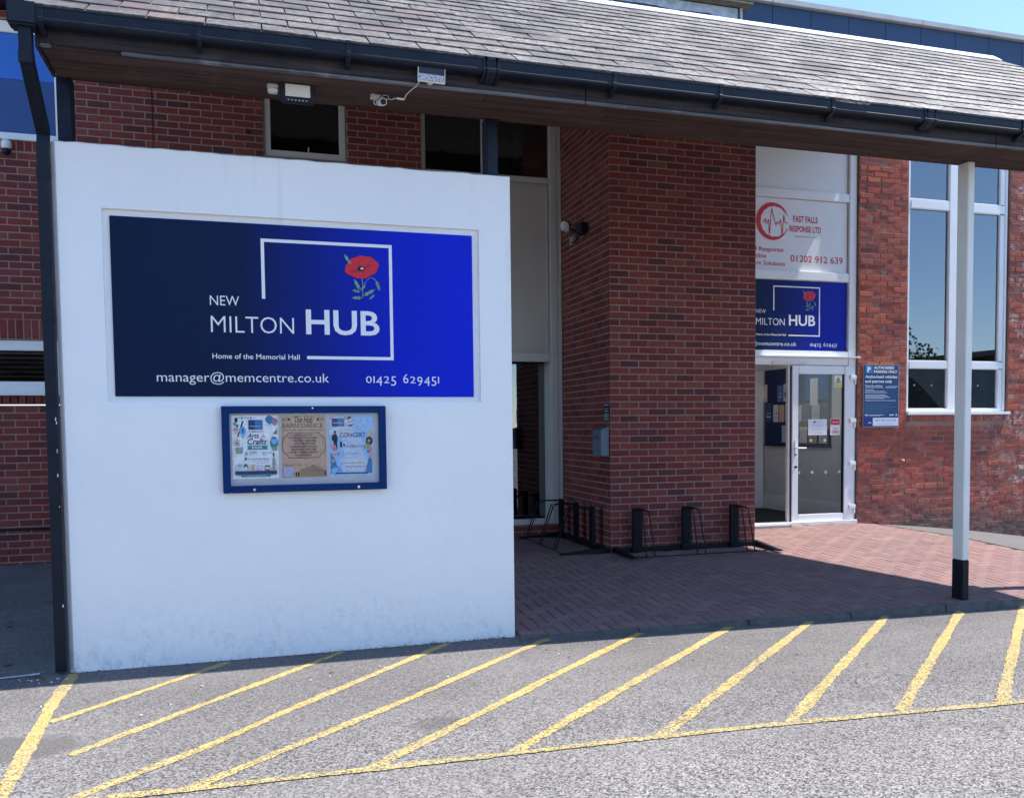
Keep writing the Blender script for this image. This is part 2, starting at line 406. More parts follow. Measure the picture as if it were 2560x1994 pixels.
# ------------------------------------------------------------------ ground heights
def gpave(x, y):
    d = max(0.0, x - 4.2); return (.0375 * y if y < 0 else 0.0) - .07 * d - .012 * d * d
def gtar(x, y):
    b = -.136 - (.011 * (x + 2) if x > -2 else 0) - (.055 * (x - 4) if x > 4 else 0)
    if x < -4.79: b += .0227 * max(0.0, min(y, 1.6) + 3.06)
    return b

# ------------------------------------------------------------------ car park tarmac, paving, path, kerb
xs = [-300, -60, -20, -12, -8, -6.5, -5.6, -4.80, -4.78, -3, -2, 0, 2, 4, 6, 9, 14, 30, 80, 300]
ys = [-300, -60, -25, -14, -10, -8, -6, -5, -4, -3.06, -2, 0, 1.6, 4, 20, 300]
m = MB()
m.v = [(x, y, gtar(x, y) if abs(x) < 20 else gtar(20 if x > 0 else -20, y)) for y in ys for x in xs]
for j in range(len(ys) - 1):
    for i in range(len(xs) - 1):
        a = j * len(xs) + i; m.f.append((a, a + 1, a + 1 + len(xs), a + len(xs))); m.t.append(0.0)
tag(m.build('car_park', M_TARMAC), 'worn grey tarmac car park with yellow hatching', 'car park', kind='structure')

PX0, PX1 = -4.75, 4.66
m = MB(); gx = [-4.75, -2, 0, 2, 4.2, 4.4, 4.66]; gy = [-3.24, -2.5, -1.2, 0, 1.6, 1.72]
for j in range(len(gy) - 1):
    for i in range(len(gx) - 1):
        m.quad(*[(a, b, gpave(a, b) - .007) for a, b in ((gx[i], gy[j]), (gx[i + 1], gy[j]), (gx[i + 1], gy[j + 1]), (gx[i], gy[j + 1]))])
def kerb_y(x): return -3.192 - .0185 * (x + 1.96)
# front of the sheet follows the kerb
m.v = [(a, (kerb_y(a) + .05 if b < -3.2 and a > -1.95 else (-2.86 if b < -2.6 else b)), c) for a, b, c in m.v]
paving = tag(m.build('paving', M_SAND), 'red block paving laid in herringbone under the canopy', 'paving', kind='structure')

def paver_mesh(name, lx, ly):
    m = MB(); e = .004; h = .05; b = .0035
    X, Y = lx / 2 - .0034, ly / 2 - .0034
    top = [(-X + e, -Y + e, 0), (X - e, -Y + e, 0), (X - e, Y - e, 0), (-X + e, Y - e, 0)]
    mid = [(-X, -Y, -b), (X, -Y, -b), (X, Y, -b), (-X, Y, -b)]
    bot = [(a, c, -h) for a, c, _ in mid]
    m.v = top + mid + bot
    m.f = [(0, 1, 2, 3)] + [(i + 4, (i + 1) % 4 + 4, (i + 1) % 4, i) for i in range(4)] + [(i + 8, (i + 1) % 4 + 8, (i + 1) % 4 + 4, i + 4) for i in range(4)]
    m.t = [0.0] * len(m.f)
    return m
pav = []
for i in range(-50, 50):
    for j in range(-34, 18):
        k = (i - j) % 4
        if k == 0: pav.append((i * .1 + .1, j * .1 + .05, 0))
        elif k == 3: pav.append((i * .1 + .05, j * .1 + .1, 1))
def pave_ok(x, y, o):
    hx, hy = (.1, .05) if o == 0 else (.05, .1)
    if x - hx < PX0 or x + hx > PX1 + .02 or y + hy > 1.62: return False
    fy = kerb_y(x) + .052 if x > -1.93 else -2.84
    if y + hy < fy + .012 or (x < -1.93 and y - hy < fy - .02): return False
    if -.02 < x < 1.81 and y > -.03: return False            # under the pier
    if x - hx < -1.93 < x + hx and y - hy < -2.84: return False
    return True
pav = [q for q in pav if pave_ok(*q)]
seen = [q for q in pav if q[0] > -1.9]
seen.sort(key=lambda q: (Vector((q[0], q[1], 0)) - CAM).length)
near = set([q for q in seen if q[1] - (.05 if q[2] == 0 else .1) > kerb_y(q[0]) + .05][:300])
pm = []
for nm, l in (('paver', (.2, .1)), ('paver', (.1, .2))):
    me = paver_mesh(nm, *l).mesh(nm); me.materials.append(M_PAVER); pm.append(me)
rest = MB(); tmpl = (paver_mesh('a', .2, .1), paver_mesh('b', .1, .2))
for q in pav:
    x, y, o = q; z = gpave(x, y) + random.uniform(-.0012, .0012)
    if q in near:
        ob = bpy.data.objects.new('paver', pm[o]); C.objects.link(ob); ob.location = (x, y, z)
        ob.rotation_euler = (math.atan(.0375) + random.uniform(-.004, .004), random.uniform(-.006, .006), random.uniform(-.006, .006)); ob.parent = paving
    else:
        t = tmpl[o]; i0 = len(rest.v); tn = random.random() + .001; a, b = random.uniform(-.006, .006), random.uniform(-.006, .006)
        hx, hy = (.1, .05) if o == 0 else (.05, .1)
        rest.v += [(x + vx, max(y + vy, kerb_y(x + vx) + .0515) if x > -1.93 else y + vy, gpave(x + vx, y + vy) + (z - gpave(x, y)) + vz + a * vx + b * vy) for vx, vy, vz in t.v]
        rest.f += [tuple(i0 + w for w in f) for f in t.f]; rest.t += [tn] * len(t.f)
tag(rest.build('pavers', M_PAVER, paving), kind='stuff')

kerb = tag(bpy.data.objects.new('kerb', None), 'low concrete kerb edging the block paving', 'kerb', kind='structure'); C.objects.link(kerb)
x = -1.932
while x < 4.7:
    x1 = min(x + .912, 4.72); d = .0035; dz = random.uniform(-.003, .003); dy = random.uniform(-.004, .004)
    m = MB()
    y0, y1 = kerb_y(x) + dy, kerb_y(x1) + dy
    zt0, zt1 = gpave(x, y0) + .002 + dz, gpave(x1, y1) + .002 + dz
    m.hexa([(x + d, y0, -.4), (x1 - d, y1, -.4), (x1 - d, y1 + .05, -.4), (x + d, y0 + .05, -.4), (x + d, y0, zt0), (x1 - d, y1, zt1), (x1 - d, y1 + .05, zt1), (x + d, y0 + .05, zt0)])
    m.build('kerb_stone', M_KERB, kerb, bevel=.008)
    x = x1

m = MB(); gx = [4.67, 5.4, 6.3, 7.3, 8.5, 10, 14]; gy = [-3.3, -1.5, 0, 1.62]
for j in range(3):
    for i in range(6):
        m.quad(*[(a, b, gpave(a, b) - .002) for a, b in ((gx[i], gy[j]), (gx[i + 1], gy[j]), (gx[i + 1], gy[j + 1]), (gx[i], gy[j + 1]))])
tag(m.build('path', plain('grey_path_tarmac', (.135, .126, .124), .95, .3, 30, .4, 140)), 'narrow grey tarmac path along the foot of the brick wall', 'path', kind='structure')

# yellow hatching: each stripe a sheet draped on the tarmac
def stripe(pts, w, name='road_marking', mat=M_YELLOW):
    m = MB(); L, Rr = [], []
    fine = []
    for k in range(len(pts) - 1):
        a, b = Vector(pts[k]), Vector(pts[k + 1]); n = max(1, int((b - a).length / .035))
        fine += [a.lerp(b, q / n) for q in range(n)]
    fine.append(Vector(pts[-1]))
    for k, q in enumerate(fine):
        d = (fine[min(k + 1, len(fine) - 1)] - fine[max(k - 1, 0)]).normalized(); nn = Vector((-d.y, d.x))
        ww = w / 2 * .86 * (1 + .10 * math.sin(k * .21 + stripe.z * 9e3))
        for lst, sgn in ((L, 1), (Rr, -1)):
            r = q + nn * (ww + random.uniform(-.009, .003)) * sgn; lst.append((r.x, r.y, gtar(r.x, r.y) + stripe.z))
    for k in range(len(fine) - 1): m.quad(Rr[k], Rr[k + 1], L[k + 1], L[k])
    stripe.z += .00025
    return m.build(name, mat)
stripe.z = .002
SN = [([(-4.815, -3.09), (-4.817, -3.78), (-4.75, -5.3), (-4.7, -6.2)], .088, 'thick yellow line running out from the downpipe'),
      ([(-3.90, -3.12), (-4.76, -4.14)], .07, 'first yellow hatch line, shortest, nearest the downpipe'),
      ([(-3.17, -3.10), (-4.192, -4.286), (-4.57, -4.73)], .07, 'second yellow hatch line from the downpipe'),
      ([(-2.44, -3.10), (-3.539, -4.32), (-3.983, -4.845), (-4.5, -5.35)], .075, 'third yellow hatch line from the downpipe'),
      ([(-1.73, -3.20), (-2.971, -4.416), (-4.002, -5.365)], .075, 'yellow hatch line starting at the corner of the white wall'),
      ([(-1.01, -3.22), (-2.595, -4.761), (-3.25, -5.39)], .08, 'first yellow hatch line beside the kerb, counted from the white wall'),
      ([(-.27, -3.23), (-2.607, -5.425)], .085, 'second yellow hatch line beside the kerb, counted from the white wall'),
      ([(.43, -3.245), (-1.855, -5.445)], .085, 'third yellow hatch line beside the kerb, counted from the white wall'),
      ([(1.13, -3.26), (-1.131, -5.45)], .085, 'fourth yellow hatch line beside the kerb, counted from the white wall'),
      ([(1.85, -3.275), (-.433, -5.439)], .085, 'yellow hatch line that meets the kerb in front of the white post'),
      ([(2.5, -3.285), (.204, -5.482)], .085, 'yellow hatch line at the right edge beyond the white post'),
      ([(3.2, -3.295), (.9, -5.5)], .085, 'yellow hatch line beyond the picture edge right of the white post'),
      ([(3.4, -5.56), (.336, -5.506), (-1.124, -5.439), (-2.605, -5.417), (-4.002, -5.375), (-4.75, -5.34)], .07, 'long thin yellow line closing the hatching on the driver side')]
for pts, w, lab in SN: tag(stripe(pts, w), lab, 'road marking', 'yellow hatched parking lines', 'structure')
tag(stripe([(-7.5, -3.45), (-5.232, -3.069), (-5.02, -3.03)], .05, mat=plain('white_road_paint', (.62, .62, .62), .8, .15, 20)), 'short white line on the tarmac left of the downpipe', 'road marking', kind='structure')

# ------------------------------------------------------------------ main brick building
FY = 1.6       # brick face of the long facade
GY = 1.68      # window and door frames
bld = thing('brick_building', (0, FY, 0), 'long red brick hall with projecting pier, glazed entrance and navy cladding on top', 'building')

BR = []        # brick list: (kind, cx, cy, cz, lx, lz, face axis, old, visible)
def free(u0, u1, z0, z1, holes):
    segs = [(u0, u1)]
    for a, b, c, d in holes:
        if z1 > c + .012 and z0 < d - .012:
            new = []
            for s, e in segs:
                if b <= s or a >= e: new.append((s, e)); continue
                if a > s: new.append((s, a))
                if b < e: new.append((b, e))
            segs = new
    return [(s, e) for s, e in segs if e - s > .03]
def courses(u0, u1, z0, z1, holes, axis, face, old=0, phase=0, anchor=0.0, vis=lambda u, z: True, zbase=None):
    k = math.floor(z0 / .075)
    while k * .075 < z1 - .01:
        a, b = k * .075 + .006, (k + 1) * .075 - .006
        off = anchor + (0 if (k + phase) % 2 == 0 else -.1125)
        n0 = math.floor((u0 - off) / .225)
        n = n0
        while off + n * .225 < u1:
            s, e = max(off + n * .225, u0), min(off + n * .225 + .225, u1)
            n += 1
            if zbase and b < zbase((s + e) / 2) - .02: continue
            for p, q in free(s, e, a, b, holes):
                j = (.005 if old else .006)
                p2 = p + (j if p > u0 + 1e-6 or True else 0); q2 = q - j
                if q2 - p2 < .02: continue
                BR.append(((p2 + q2) / 2, (a + b) / 2, q2 - p2, b - a, axis, face, old, vis((p2 + q2) / 2, (a + b) / 2)))
        k += 1
def soldiers(u0, u1, z0, z1, axis, face, old=0, vis=True):
    n = max(1, round((u1 - u0) / .075)); w = (u1 - u0) / n
    for i in range(n): BR.append((u0 + (i + .5) * w, (z0 + z1) / 2, w - .0105, z1 - z0 - .0105, axis, face, old, vis))

H_LEFT = [(-9.2, -5.52, 4.40, 5.62), (-9.2, -5.60, 1.655, 2.56), (-3.515, -2.61, 4.44, 5.62), (-9.2, -5.60, 4.275, 4.40)]
def vis_left(u, z): return (u < -5.6 and z > 0) or (z > 3.95 and z < 5.2)
courses(-7.6, -1.745, -.08, 5.7, H_LEFT, 'y', FY, 0, 0, -.12, vis_left)
soldiers(-7.6, -5.60, 4.285, 4.395, 'y', FY); soldiers(-7.6, -5.60, 2.345, 2.555, 'y', FY); soldiers(-7.6, -5.60, 1.66, 1.76, 'y', FY)
# low bricks under the left glazing
courses(-1.745, 0.0, -.05, .158, [], 'y', FY + .03, 0, 1, 0.0, lambda u, z: u > -1)
# pier: front, left side, right side
courses(0, 1.79, 0, 5.6, [], 'y', 0.0, 0, 0, 0.0, lambda u, z: z < 5.0)
courses(0, 1.69, 0, 5.6, [], 'x', 0.0, 0, 1, 0.0, lambda u, z: z < 5.2)
courses(0, 1.75, 0, 5.6, [], 'X', 1.79, 0, 1, 0.0, lambda u, z: False)
# right facade, older brick
def wall_base(x): return gpave(x, 1.6)
H_RIGHT = [(5.14, 6.93, 1.50, 5.62), (5.14, 6.93, 1.405, 1.50)]
courses(4.325, 10.0, -.75, 5.62, H_RIGHT, 'y', FY, 1, 0, .06, lambda u, z: u < 8, wall_base)
soldiers(5.14, 6.93, 1.405, 1.50, 'y', FY, 1)

# mortar cores, one per stretch of wall
def core(name, boxes, mat):
    m = MB()
    for b in boxes: m.box(*b)
    return m.build(name, mat, bld)
c1 = FY + .0032
w_left = core('wall', [(-7.62, -5.60, c1, 2.0, -.4, 1.655), (-7.62, -5.60, c1, 2.0, 2.34, 4.40), (-5.601, -3.515, c1, 2.0, -.4, 4.405), (-5.52, -3.515, c1, 2.0, 4.40, 5.7), (-7.62, -5.521, c1, 2.0, 5.62, 5.7),
                       (-3.516, -2.609, c1, 2.0, -.4, 4.44), (-3.516, -2.609, c1, 2.0, 5.62, 5.7), (-2.61, -1.745, c1, 2.0, -.4, 5.7), (-1.746, 0.004, FY + .036, 2.0, -.4, .156), (-1.746, .004, c1, 2.0, 5.3, 5.7)], M_MORTAR)
w_pier = core('pier', [(.0032, 1.7868, .0032, 1.9, -.3, 5.6)], M_MORTAR)
c1 = FY + .006
w_right = core('wall', [(4.322, 5.14, c1, 2.0, -.8, 5.62), (5.139, 6.931, c1, 2.0, -.8, 1.50), (6.93, 10.0, c1, 2.0, -.8, 5.62)], M_MORTAROLD)

def brick_mesh(lx, lz, axis):
    m = MB(); d = .05; e = .0025
    X, Z = lx / 2, lz / 2
    fr = [(-X + e, -Z + e), (X - e, -Z + e), (X - e, Z - e), (-X + e, Z - e)]; bk = [(-X, -Z), (X, -Z), (X, Z), (-X, Z)]
    P = [(a, 0, b) for a, b in fr] + [(a, e, b) for a, b in bk] + [(a, d, b) for a, b in bk]
    F = [(0, 1, 2, 3)] + [(i + 4, (i + 1) % 4 + 4, (i + 1) % 4, i) for i in range(4)] + [(i + 8, (i + 1) % 4 + 8, (i + 1) % 4 + 4, i + 4) for i in range(4)]
    if axis == 'x': P = [(q, -a, b) for a, q, b in P]      # face looks towards -x
    if axis == 'X': P = [(-q, a, b) for a, q, b in P]
    m.v, m.f, m.t = P, F, [0.0] * len(F)
    return m
def brick_pos(b):
    u, z, lx, lz, ax, face, old, vis = b
    return Vector((u, face, z)) if ax == 'y' else Vector((face, u, z))
order = sorted([b for b in BR if b[7] and b[4] == 'y' and b[2] > .09 and b[5] <= FY and not b[6]], key=lambda b: (brick_pos(b) - CAM).length * (1 if b[5] == 0.0 else .93))
chosen = set(id(b) for b in order[:300])
cache = {}
restN, restO = {'left': MB(), 'pier': MB()}, MB()
for b in BR:
    u, z, lx, lz, ax, face, old, vis = b
    p = brick_pos(b)
    prd = random.uniform(-.0012, .0012) if not old else random.uniform(-.006, .0035)
    host = w_right if old else (w_pier if (face == 0.0 or ax in 'xX') else w_left)
    out = Vector((0, -1, 0)) if ax == 'y' else Vector((-1 if ax == 'x' else 1, 0, 0))
    p = p + out * prd
    if id(b) in chosen:
        key = (round(lx, 3), round(lz, 3), ax)
        if key not in cache:
            me = brick_mesh(lx, lz, ax).mesh('brick'); me.materials.append(M_BRICK); cache[key] = me
        o = bpy.data.objects.new('brick', cache[key]); C.objects.link(o); o.location = p; o.parent = host
        o.rotation_euler = (random.uniform(-.004, .004), 0, random.uniform(-.004, .004))
    else:
        t = brick_mesh(lx - (random.uniform(0, .004) if old else 0), lz - (random.uniform(0, .003) if old else 0), ax)
        R = restO if old else (restN['pier'] if host is w_pier else restN['left'])
        i0 = len(R.v); tn = random.random() * .998 + .001
        sk = random.uniform(-.02, .02) if old else random.uniform(-.004, .004)
        for (a, bb, c) in t.v: R.v.append((p.x + a, p.y + bb + (sk * a if ax == 'y' else 0), p.z + c + (random.uniform(-.0015, .0015) if old else 0)))
        R.f += [tuple(i0 + w for w in f) for f in t.f]; R.t += [tn] * len(t.f)
tag(restN['left'].build('bricks', M_BRICK, w_left), kind='stuff')
tag(restN['pier'].build('bricks', M_BRICK, w_pier), kind='stuff')
tag(restO.build('bricks', M_BRICKOLD, w_right), kind='stuff')
MB().box(-4.661, -4.650, FY - .0022, FY + .01, 2.6, 5.6).build('movement_joint', M_BLACKPL, w_left)
MB().disc((-3.67, FY - .001, 4.683), .026, 'y', 14, .004).build('vent_hole', M_BLACKPRINT, w_left)
one('bolt', MB().tube([(5.065, 1.605, .86), (5.065, 1.55, .86)], .012, 8), M_WHITEPL, 'small white bolt sticking out of the sunlit brick wall below the tall window', 'bolt', smooth=True)

# windows ------------------------------------------------------------
def frame(name, parent, x0, x1, z0, z1, w, y0, y1, mat, bars=(), bot=None, top=None, bevel=.006):
    """rectangular frame; bars: ('h', z0, z1) or ('v', x0, x1)"""
    b_ = bot if bot is not None else w; t_ = top if top is not None else w
    o = None
    pieces = [(x0, x0 + w, z0, z1), (x1 - w, x1, z0, z1), (x0 + w, x1 - w, z0, z0 + b_), (x0 + w, x1 - w, z1 - t_, z1)]
    for k, (a, b, c, d) in enumerate(pieces):
        if b - a > .001 and d - c > .001: MB().box(a, b, y0 + (.002 if k > 1 else 0), y1, c, d).build(name, mat, parent, bevel=bevel)
    for bar in bars:
        if bar[0] == 'h': MB().box(x0 + w, x1 - w, y0 + .003, y1, bar[1], bar[2]).build('transom', mat, parent, bevel=bevel)
        else: MB().box(bar[1], bar[2], y0 + .001, y1, z0 + b_, z1 - t_).build('mullion', mat, parent, bevel=bevel)
def pane(x0, x1, z0, z1, y, mat, parent, name='pane'): return MB().box(x0, x1, y, y + .006, z0, z1).build(name, mat, parent)
def room(parent, x0, x1, y0, y1, z0, z1, mat=M_DARK):
    m = MB()
    m.quad((x0, y1, z0), (x1, y1, z0), (x1, y1, z1), (x0, y1, z1)); m.quad((x0, y0, z0), (x0, y1, z0), (x0, y1, z1), (x0, y0, z1))
    m.quad((x1, y0, z0), (x1, y1, z0), (x1, y1, z1), (x1, y0, z1)); m.quad((x0, y0, z0), (x1, y0, z0), (x1, y1, z0), (x0, y1, z0)); m.quad((x0, y0, z1), (x1, y0, z1), (x1, y1, z1), (x0, y1, z1))
    return m.build('room_lining', mat, parent)
def part(name, m, mat, parent, **kw): return m.build(name, mat, parent, **kw)

def win(name='window'):
    o = bpy.data.objects.new(name, None); C.objects.link(o); attach(o, bld); ORIGIN[o.name] = Vector((0, 0, 0)); return o
# far left tall unit: blue panels above, slot window below
w = win()
frame('frame', w, -9.0, -5.53, 4.405, 5.615, .07, FY + .03, FY + .10, M_UPVC, bot=.075, top=.115)
pane(-8.93, -5.60, 5.035, 5.50, FY + .06, M_BLUEBRIGHT, w, 'panel'); pane(-8.93, -5.60, 4.48, 5.033, FY + .066, M_BLUEDARK, w, 'panel')
MB().box(-9.0, -5.50, FY - .04, FY + .03, 4.392, 4.425).build('sill', M_UPVC, w, bevel=.004)
w = win()
frame('frame', w, -9.0, -5.605, 1.765, 2.335, .075, FY + .02, FY + .09, M_UPVC, bot=.14, top=.105)
pane(-8.925, -5.68, 1.905, 2.23, FY + .055, M_SOLARGLASS, w)
MB().box(-9.0, -5.59, FY - .035, FY + .02, 1.758, 1.80).build('sill', M_UPVC, w, bevel=.004)
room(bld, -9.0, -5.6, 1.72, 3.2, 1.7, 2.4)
# upper window above the white wall
w = win()
frame('frame', w, -3.51, -2.615, 4.445, 5.615, .072, FY + .03, FY + .10, M_CREAMFR, bot=.075)
pane(-3.44, -2.687, 4.52, 5.545, FY + .07, M_GLASS, w)
MB().box(-3.43, -2.70, FY + .078, FY + .082, 5.05, 5.54).build('blind', M_BLUEBRIGHT, w)
MB().tube([(-3.03, FY + .05, 4.53), (-3.03, FY + .045, 4.58)], .006, 6).build('catch', M_WHITEPL, w)
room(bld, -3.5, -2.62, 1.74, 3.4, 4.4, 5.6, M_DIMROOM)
# left glazing next to the pier
w = win('glazed_screen')
frame('frame', w, -1.742, -.004, .16, 5.4, .05, GY - .03, GY + .05, M_CREAMFR, bot=.07)
MB().box(-.158, -.054, GY - .032, GY + .04, .23, 5.4).build('frame', M_CREAMFR, w, bevel=.012)
MB().box(-1.01, -.965, GY - .02, GY + .04, 4.45, 5.4).build('mullion', M_CREAMFR, w, bevel=.006)
for z0, z1 in ((4.375, 4.447), (2.19, 2.295)): MB().box(-1.69, -.159, GY - .03, GY + .045, z0, z1).build('transom', M_CREAMFR, w, bevel=.008)
pane(-1.69, -1.01, 4.447, 5.35, GY + .01, M_GLASS, w); pane(-.965, -.158, 4.447, 5.35, GY + .012, M_GLASS, w)
pane(-1.69, -.158, .23, 2.19, GY + .245, M_GLASS, w); MB().box(-.158, -.12, GY + .04, GY + .27, .2, 2.2).build('reveal', M_CREAMFR, w)
part('panel', MB().box(-1.69, -.159, GY + .012, GY + .03, 2.296, 4.374), M_BEIGE, w)
for a in ((-1.685, -.17, 2.30, 2.325), (-1.685, -.17, 4.345, 4.37), (-.195, -.17, 2.326, 4.344)): MB().box(a[0], a[1], GY - .008, GY + .012, a[2], a[3]).build('beading', M_BEIGE, w, bevel=.004)
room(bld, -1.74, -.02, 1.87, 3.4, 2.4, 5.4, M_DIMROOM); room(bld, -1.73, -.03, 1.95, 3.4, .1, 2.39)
part('office_panel', MB().box(-.52, -.16, 1.98, 2.0, 4.66, 5.4), plain('grey_screen', (.62, .64, .62), .7), bld)
part('meter_box', MB().box(-1.66, -1.58, 1.80, 1.86, 4.28, 4.56), M_GREYPL, w)
# tall window on the right facade
w = win()
frame('frame', w, 5.145, 6.915, 1.545, 5.60, .05, FY + .035, FY + .11, M_UPVC, bot=.055, bevel=.008)
MB().box(5.865, 6.02, FY + .03, FY + .11, 1.60, 5.55).build('mullion', M_UPVC, w, bevel=.012)
for z0, z1 in ((4.42, 4.565), (2.165, 2.285)):
    for a, b in ((5.195, 5.864), (6.021, 6.865)): MB().box(a, b, FY + .028, FY + .11, z0, z1).build('transom', M_UPVC, w, bevel=.012)
MB().box(6.775, 6.864, FY + .04, FY + .11, 1.60, 5.55).build('mullion', M_UPVC, w, bevel=.008)
for a, b in ((5.195, 5.865), (6.02, 6.775)):
    for q in (.13, .43): MB().disc((a + q, FY + .0745, 1.93), .016, 'y', 10, .001).build('glass_dot', M_GREYPL, w)
    for z0, z1 in ((4.565, 5.55), (2.285, 4.42), (1.60, 2.165)): pane(a, b, z0, z1, FY + .075, M_SOLARGLASS if z0 > 2 else M_DOORGLASS, w)
    MB().box(a, b, FY + .092, FY + .098, 1.60, 2.165).build('pane_tone_sheet', plain('grey_pane_tone', (.075, .092, .110), .7), w)  # added grey sheet: its colour stands in for daylight tone in the lower panes
MB().box(5.125, 6.95, FY - .05, FY + .034, 1.503, 1.545).build('sill', M_UPVC, w, bevel=.006)
room(bld, 5.1, 6.95, 1.75, 4.2, .9, 5.6, plain('grey_stairwell_wall', (.60, .61, .63), .8))
m = MB(); m.poly((5.195, FY + .088, 1.602), (5.80, FY + .088, 1.602), (5.52, FY + .088, 1.86), (5.30, FY + .088, 2.03), (5.195, FY + .088, 2.07))
part('stair_side', m, M_DARK, bld)

# entrance: door, signs frame, lobby -----------------------------------
en = win('entrance')
DX0, DX1 = 1.80, 4.318
MB().box(4.195, DX1, FY + .045, FY + .14, .0, 5.45).build('frame', M_UPVC, en, bevel=.008)
MB().box(DX0, 1.92, FY + .045, FY + .14, .0, 5.45).build('frame', M_UPVC, en, bevel=.008)
for z0, z1 in ((4.435, 4.55), (3.345, 3.465), (2.31, 2.39)): MB().box(1.92, 4.194, FY + .047, FY + .13, z0, z1).build('transom', M_UPVC, en, bevel=.008)
MB().box(1.85, 4.35, FY - .03, FY + .05, 2.296, 2.316).build('drip_board', M_UPVC, en, bevel=.004)
MB().box(1.92, 4.194, FY + .05, FY + .13, 2.195, 2.30).build('head', M_UPVC, en, bevel=.006)
MB().box(2.98, 3.52, FY + .02, FY + .05, 2.205, 2.235).build('door_closer', M_WHITEPL, en, bevel=.006)
part('panel', MB().box(1.92, 4.194, FY + .09, FY + .11, 4.551, 5.45), M_SIGNPANEL, en)
part('backing_panel', MB().box(1.92, 4.194, FY + .10, FY + .12, 2.391, 4.434), M_SIGNPANEL, en)
MB().box(1.80, 4.318, FY - .02, FY + .16, -.02, .044).build('threshold', M_UPVC, en, bevel=.006)
MB().box(1.80, 3.16, FY - .20, FY - .021, -.06, .034).build('step', M_CONCRETE, en, bevel=.006)
dr = win('door')
dy0, dy1 = FY + .02, FY + .085
for a in ((3.285, 3.385, .03, 2.185), (4.12, 4.285, .03, 2.185)): MB().box(a[0], a[1], dy0, dy1, a[2], a[3]).build('stile', M_UPVC, dr, bevel=.007)
for a in ((3.386, 4.119, .03, .142), (3.386, 4.119, 2.072, 2.185)): MB().box(a[0], a[1], dy0 + .001, dy1, a[2], a[3]).build('rail', M_UPVC, dr, bevel=.007)
for a in ((3.386, 3.398, .142, 2.072), (4.108, 4.119, .142, 2.072)): MB().box(a[0], a[1], dy0 + .012, dy1 - .01, a[2], a[3]).build('gasket', M_BLACKPL, dr)
pane(3.398, 4.108, .142, 2.072, dy0 + .03, M_DOORGLASS, dr)
MB().box(3.235, 3.284, dy0 + .03, dy1 + .02, .03, 2.185).build('lock_edge', M_WHITEPL, dr, bevel=.004)
MB().box(3.268, 3.284, dy0 + .015, dy1 + .021, .04, 2.18).build('gasket', M_BLACKPL, dr)
hd = MB().box(3.322, 3.350, dy0 - .012, dy0, .93, 1.17).build('handle_plate', M_UPVC, dr, bevel=.004)
MB().tube([(3.336, dy0 - .012, 1.06), (3.336, dy0 - .055, 1.06), (3.345, dy0 - .06, 1.06), (3.47, dy0 - .06, 1.058)], .0095, 8).build('handle', M_UPVC, dr, smooth=True)
MB().tube([(3.336, dy0 - .012, .97), (3.336, dy0 - .02, .97)], .011, 10).build('lock', M_BLACKPL, dr)
MB().box(3.322, 3.352, dy0 - .03, dy0, .785, .815).build('latch', M_BLACKPL, dr, bevel=.004)
for z in (2.03, 1.432, .832, .228):
    h = MB().box(4.195, 4.30, dy0 - .028, dy0 - .001, z - .028, z + .03).build('hinge', M_UPVC, dr, bevel=.008)
    MB().box(4.272, 4.296, dy0 - .02, dy0 - .001, z - .10, z - .029).build('hinge', M_UPVC, dr, bevel=.004)
# the lobby behind the door
lob = win('lobby')
m = MB(); m.quad((1.9, FY + .14, .02), (4.22, FY + .14, .02), (4.22, 4.0, .02), (1.9, 4.0, .02)); m.build('lobby_floor', M_FLOORMAT, lob)
m = MB(); m.quad((4.22, FY + .14, 0), (4.22, 4.0, 0), (4.22, 4.0, 2.4), (4.22, FY + .14, 2.4)); m.quad((1.9, FY + .14, 0), (1.9, 4.0, 0), (1.9, 4.0, 2.4), (1.9, FY + .14, 2.4))
m.quad((1.9, 4.0, 0), (4.22, 4.0, 0), (4.22, 4.0, 2.4), (1.9, 4.0, 2.4)); m.quad((1.9, FY + .14, 2.4), (4.22, FY + .14, 2.4), (4.22, 4.0, 2.4), (1.9, 4.0, 2.4)); m.build('lobby_wall', M_WHITEW, lob)
MB().box(4.195, 4.218, FY + .2, 3.99, .02, .25).build('skirting', M_UPVC, lob, bevel=.004)
MB().box(4.03, 4.19, 3.93, 3.98, .02, 2.24).build('inner_door_frame', M_UPVC, lob, bevel=.006)
MB().box(3.2, 4.025, 3.94, 3.97, .26, 2.13).build('inner_door_glass', M_DARK, lob)

lp = thing('ceiling_lamp', (3.35, 2.6, 2.38), 'small lit round ceiling lamp inside the lobby above the door', 'lamp')
n = N('lit_lamp_lens'); n.b.inputs['Emission Color'].default_value = (1, .97, .9, 1); n.b.inputs['Emission Strength'].default_value = 2.5; n.done((.8, .8, .8), .5)
MB().tube([(3.35, 2.6, 2.399), (3.35, 2.6, 2.385)], .075, 20).build('lens', n.m, lp); MB().tube([(3.35, 2.6, 2.3995), (3.35, 2.6, 2.390)], .09, 20).build('rim', M_UPVC, lp)
ll = bpy.data.lights.new('lobby_lamp', 'POINT'); ll.energy = 2.6; ll.color = (1, .98, .95); ll.shadow_soft_size = .07
lo = bpy.data.objects.new('lobby_lamp', ll); C.objects.link(lo); lo.location = (3.35, 2.6, 2.28)
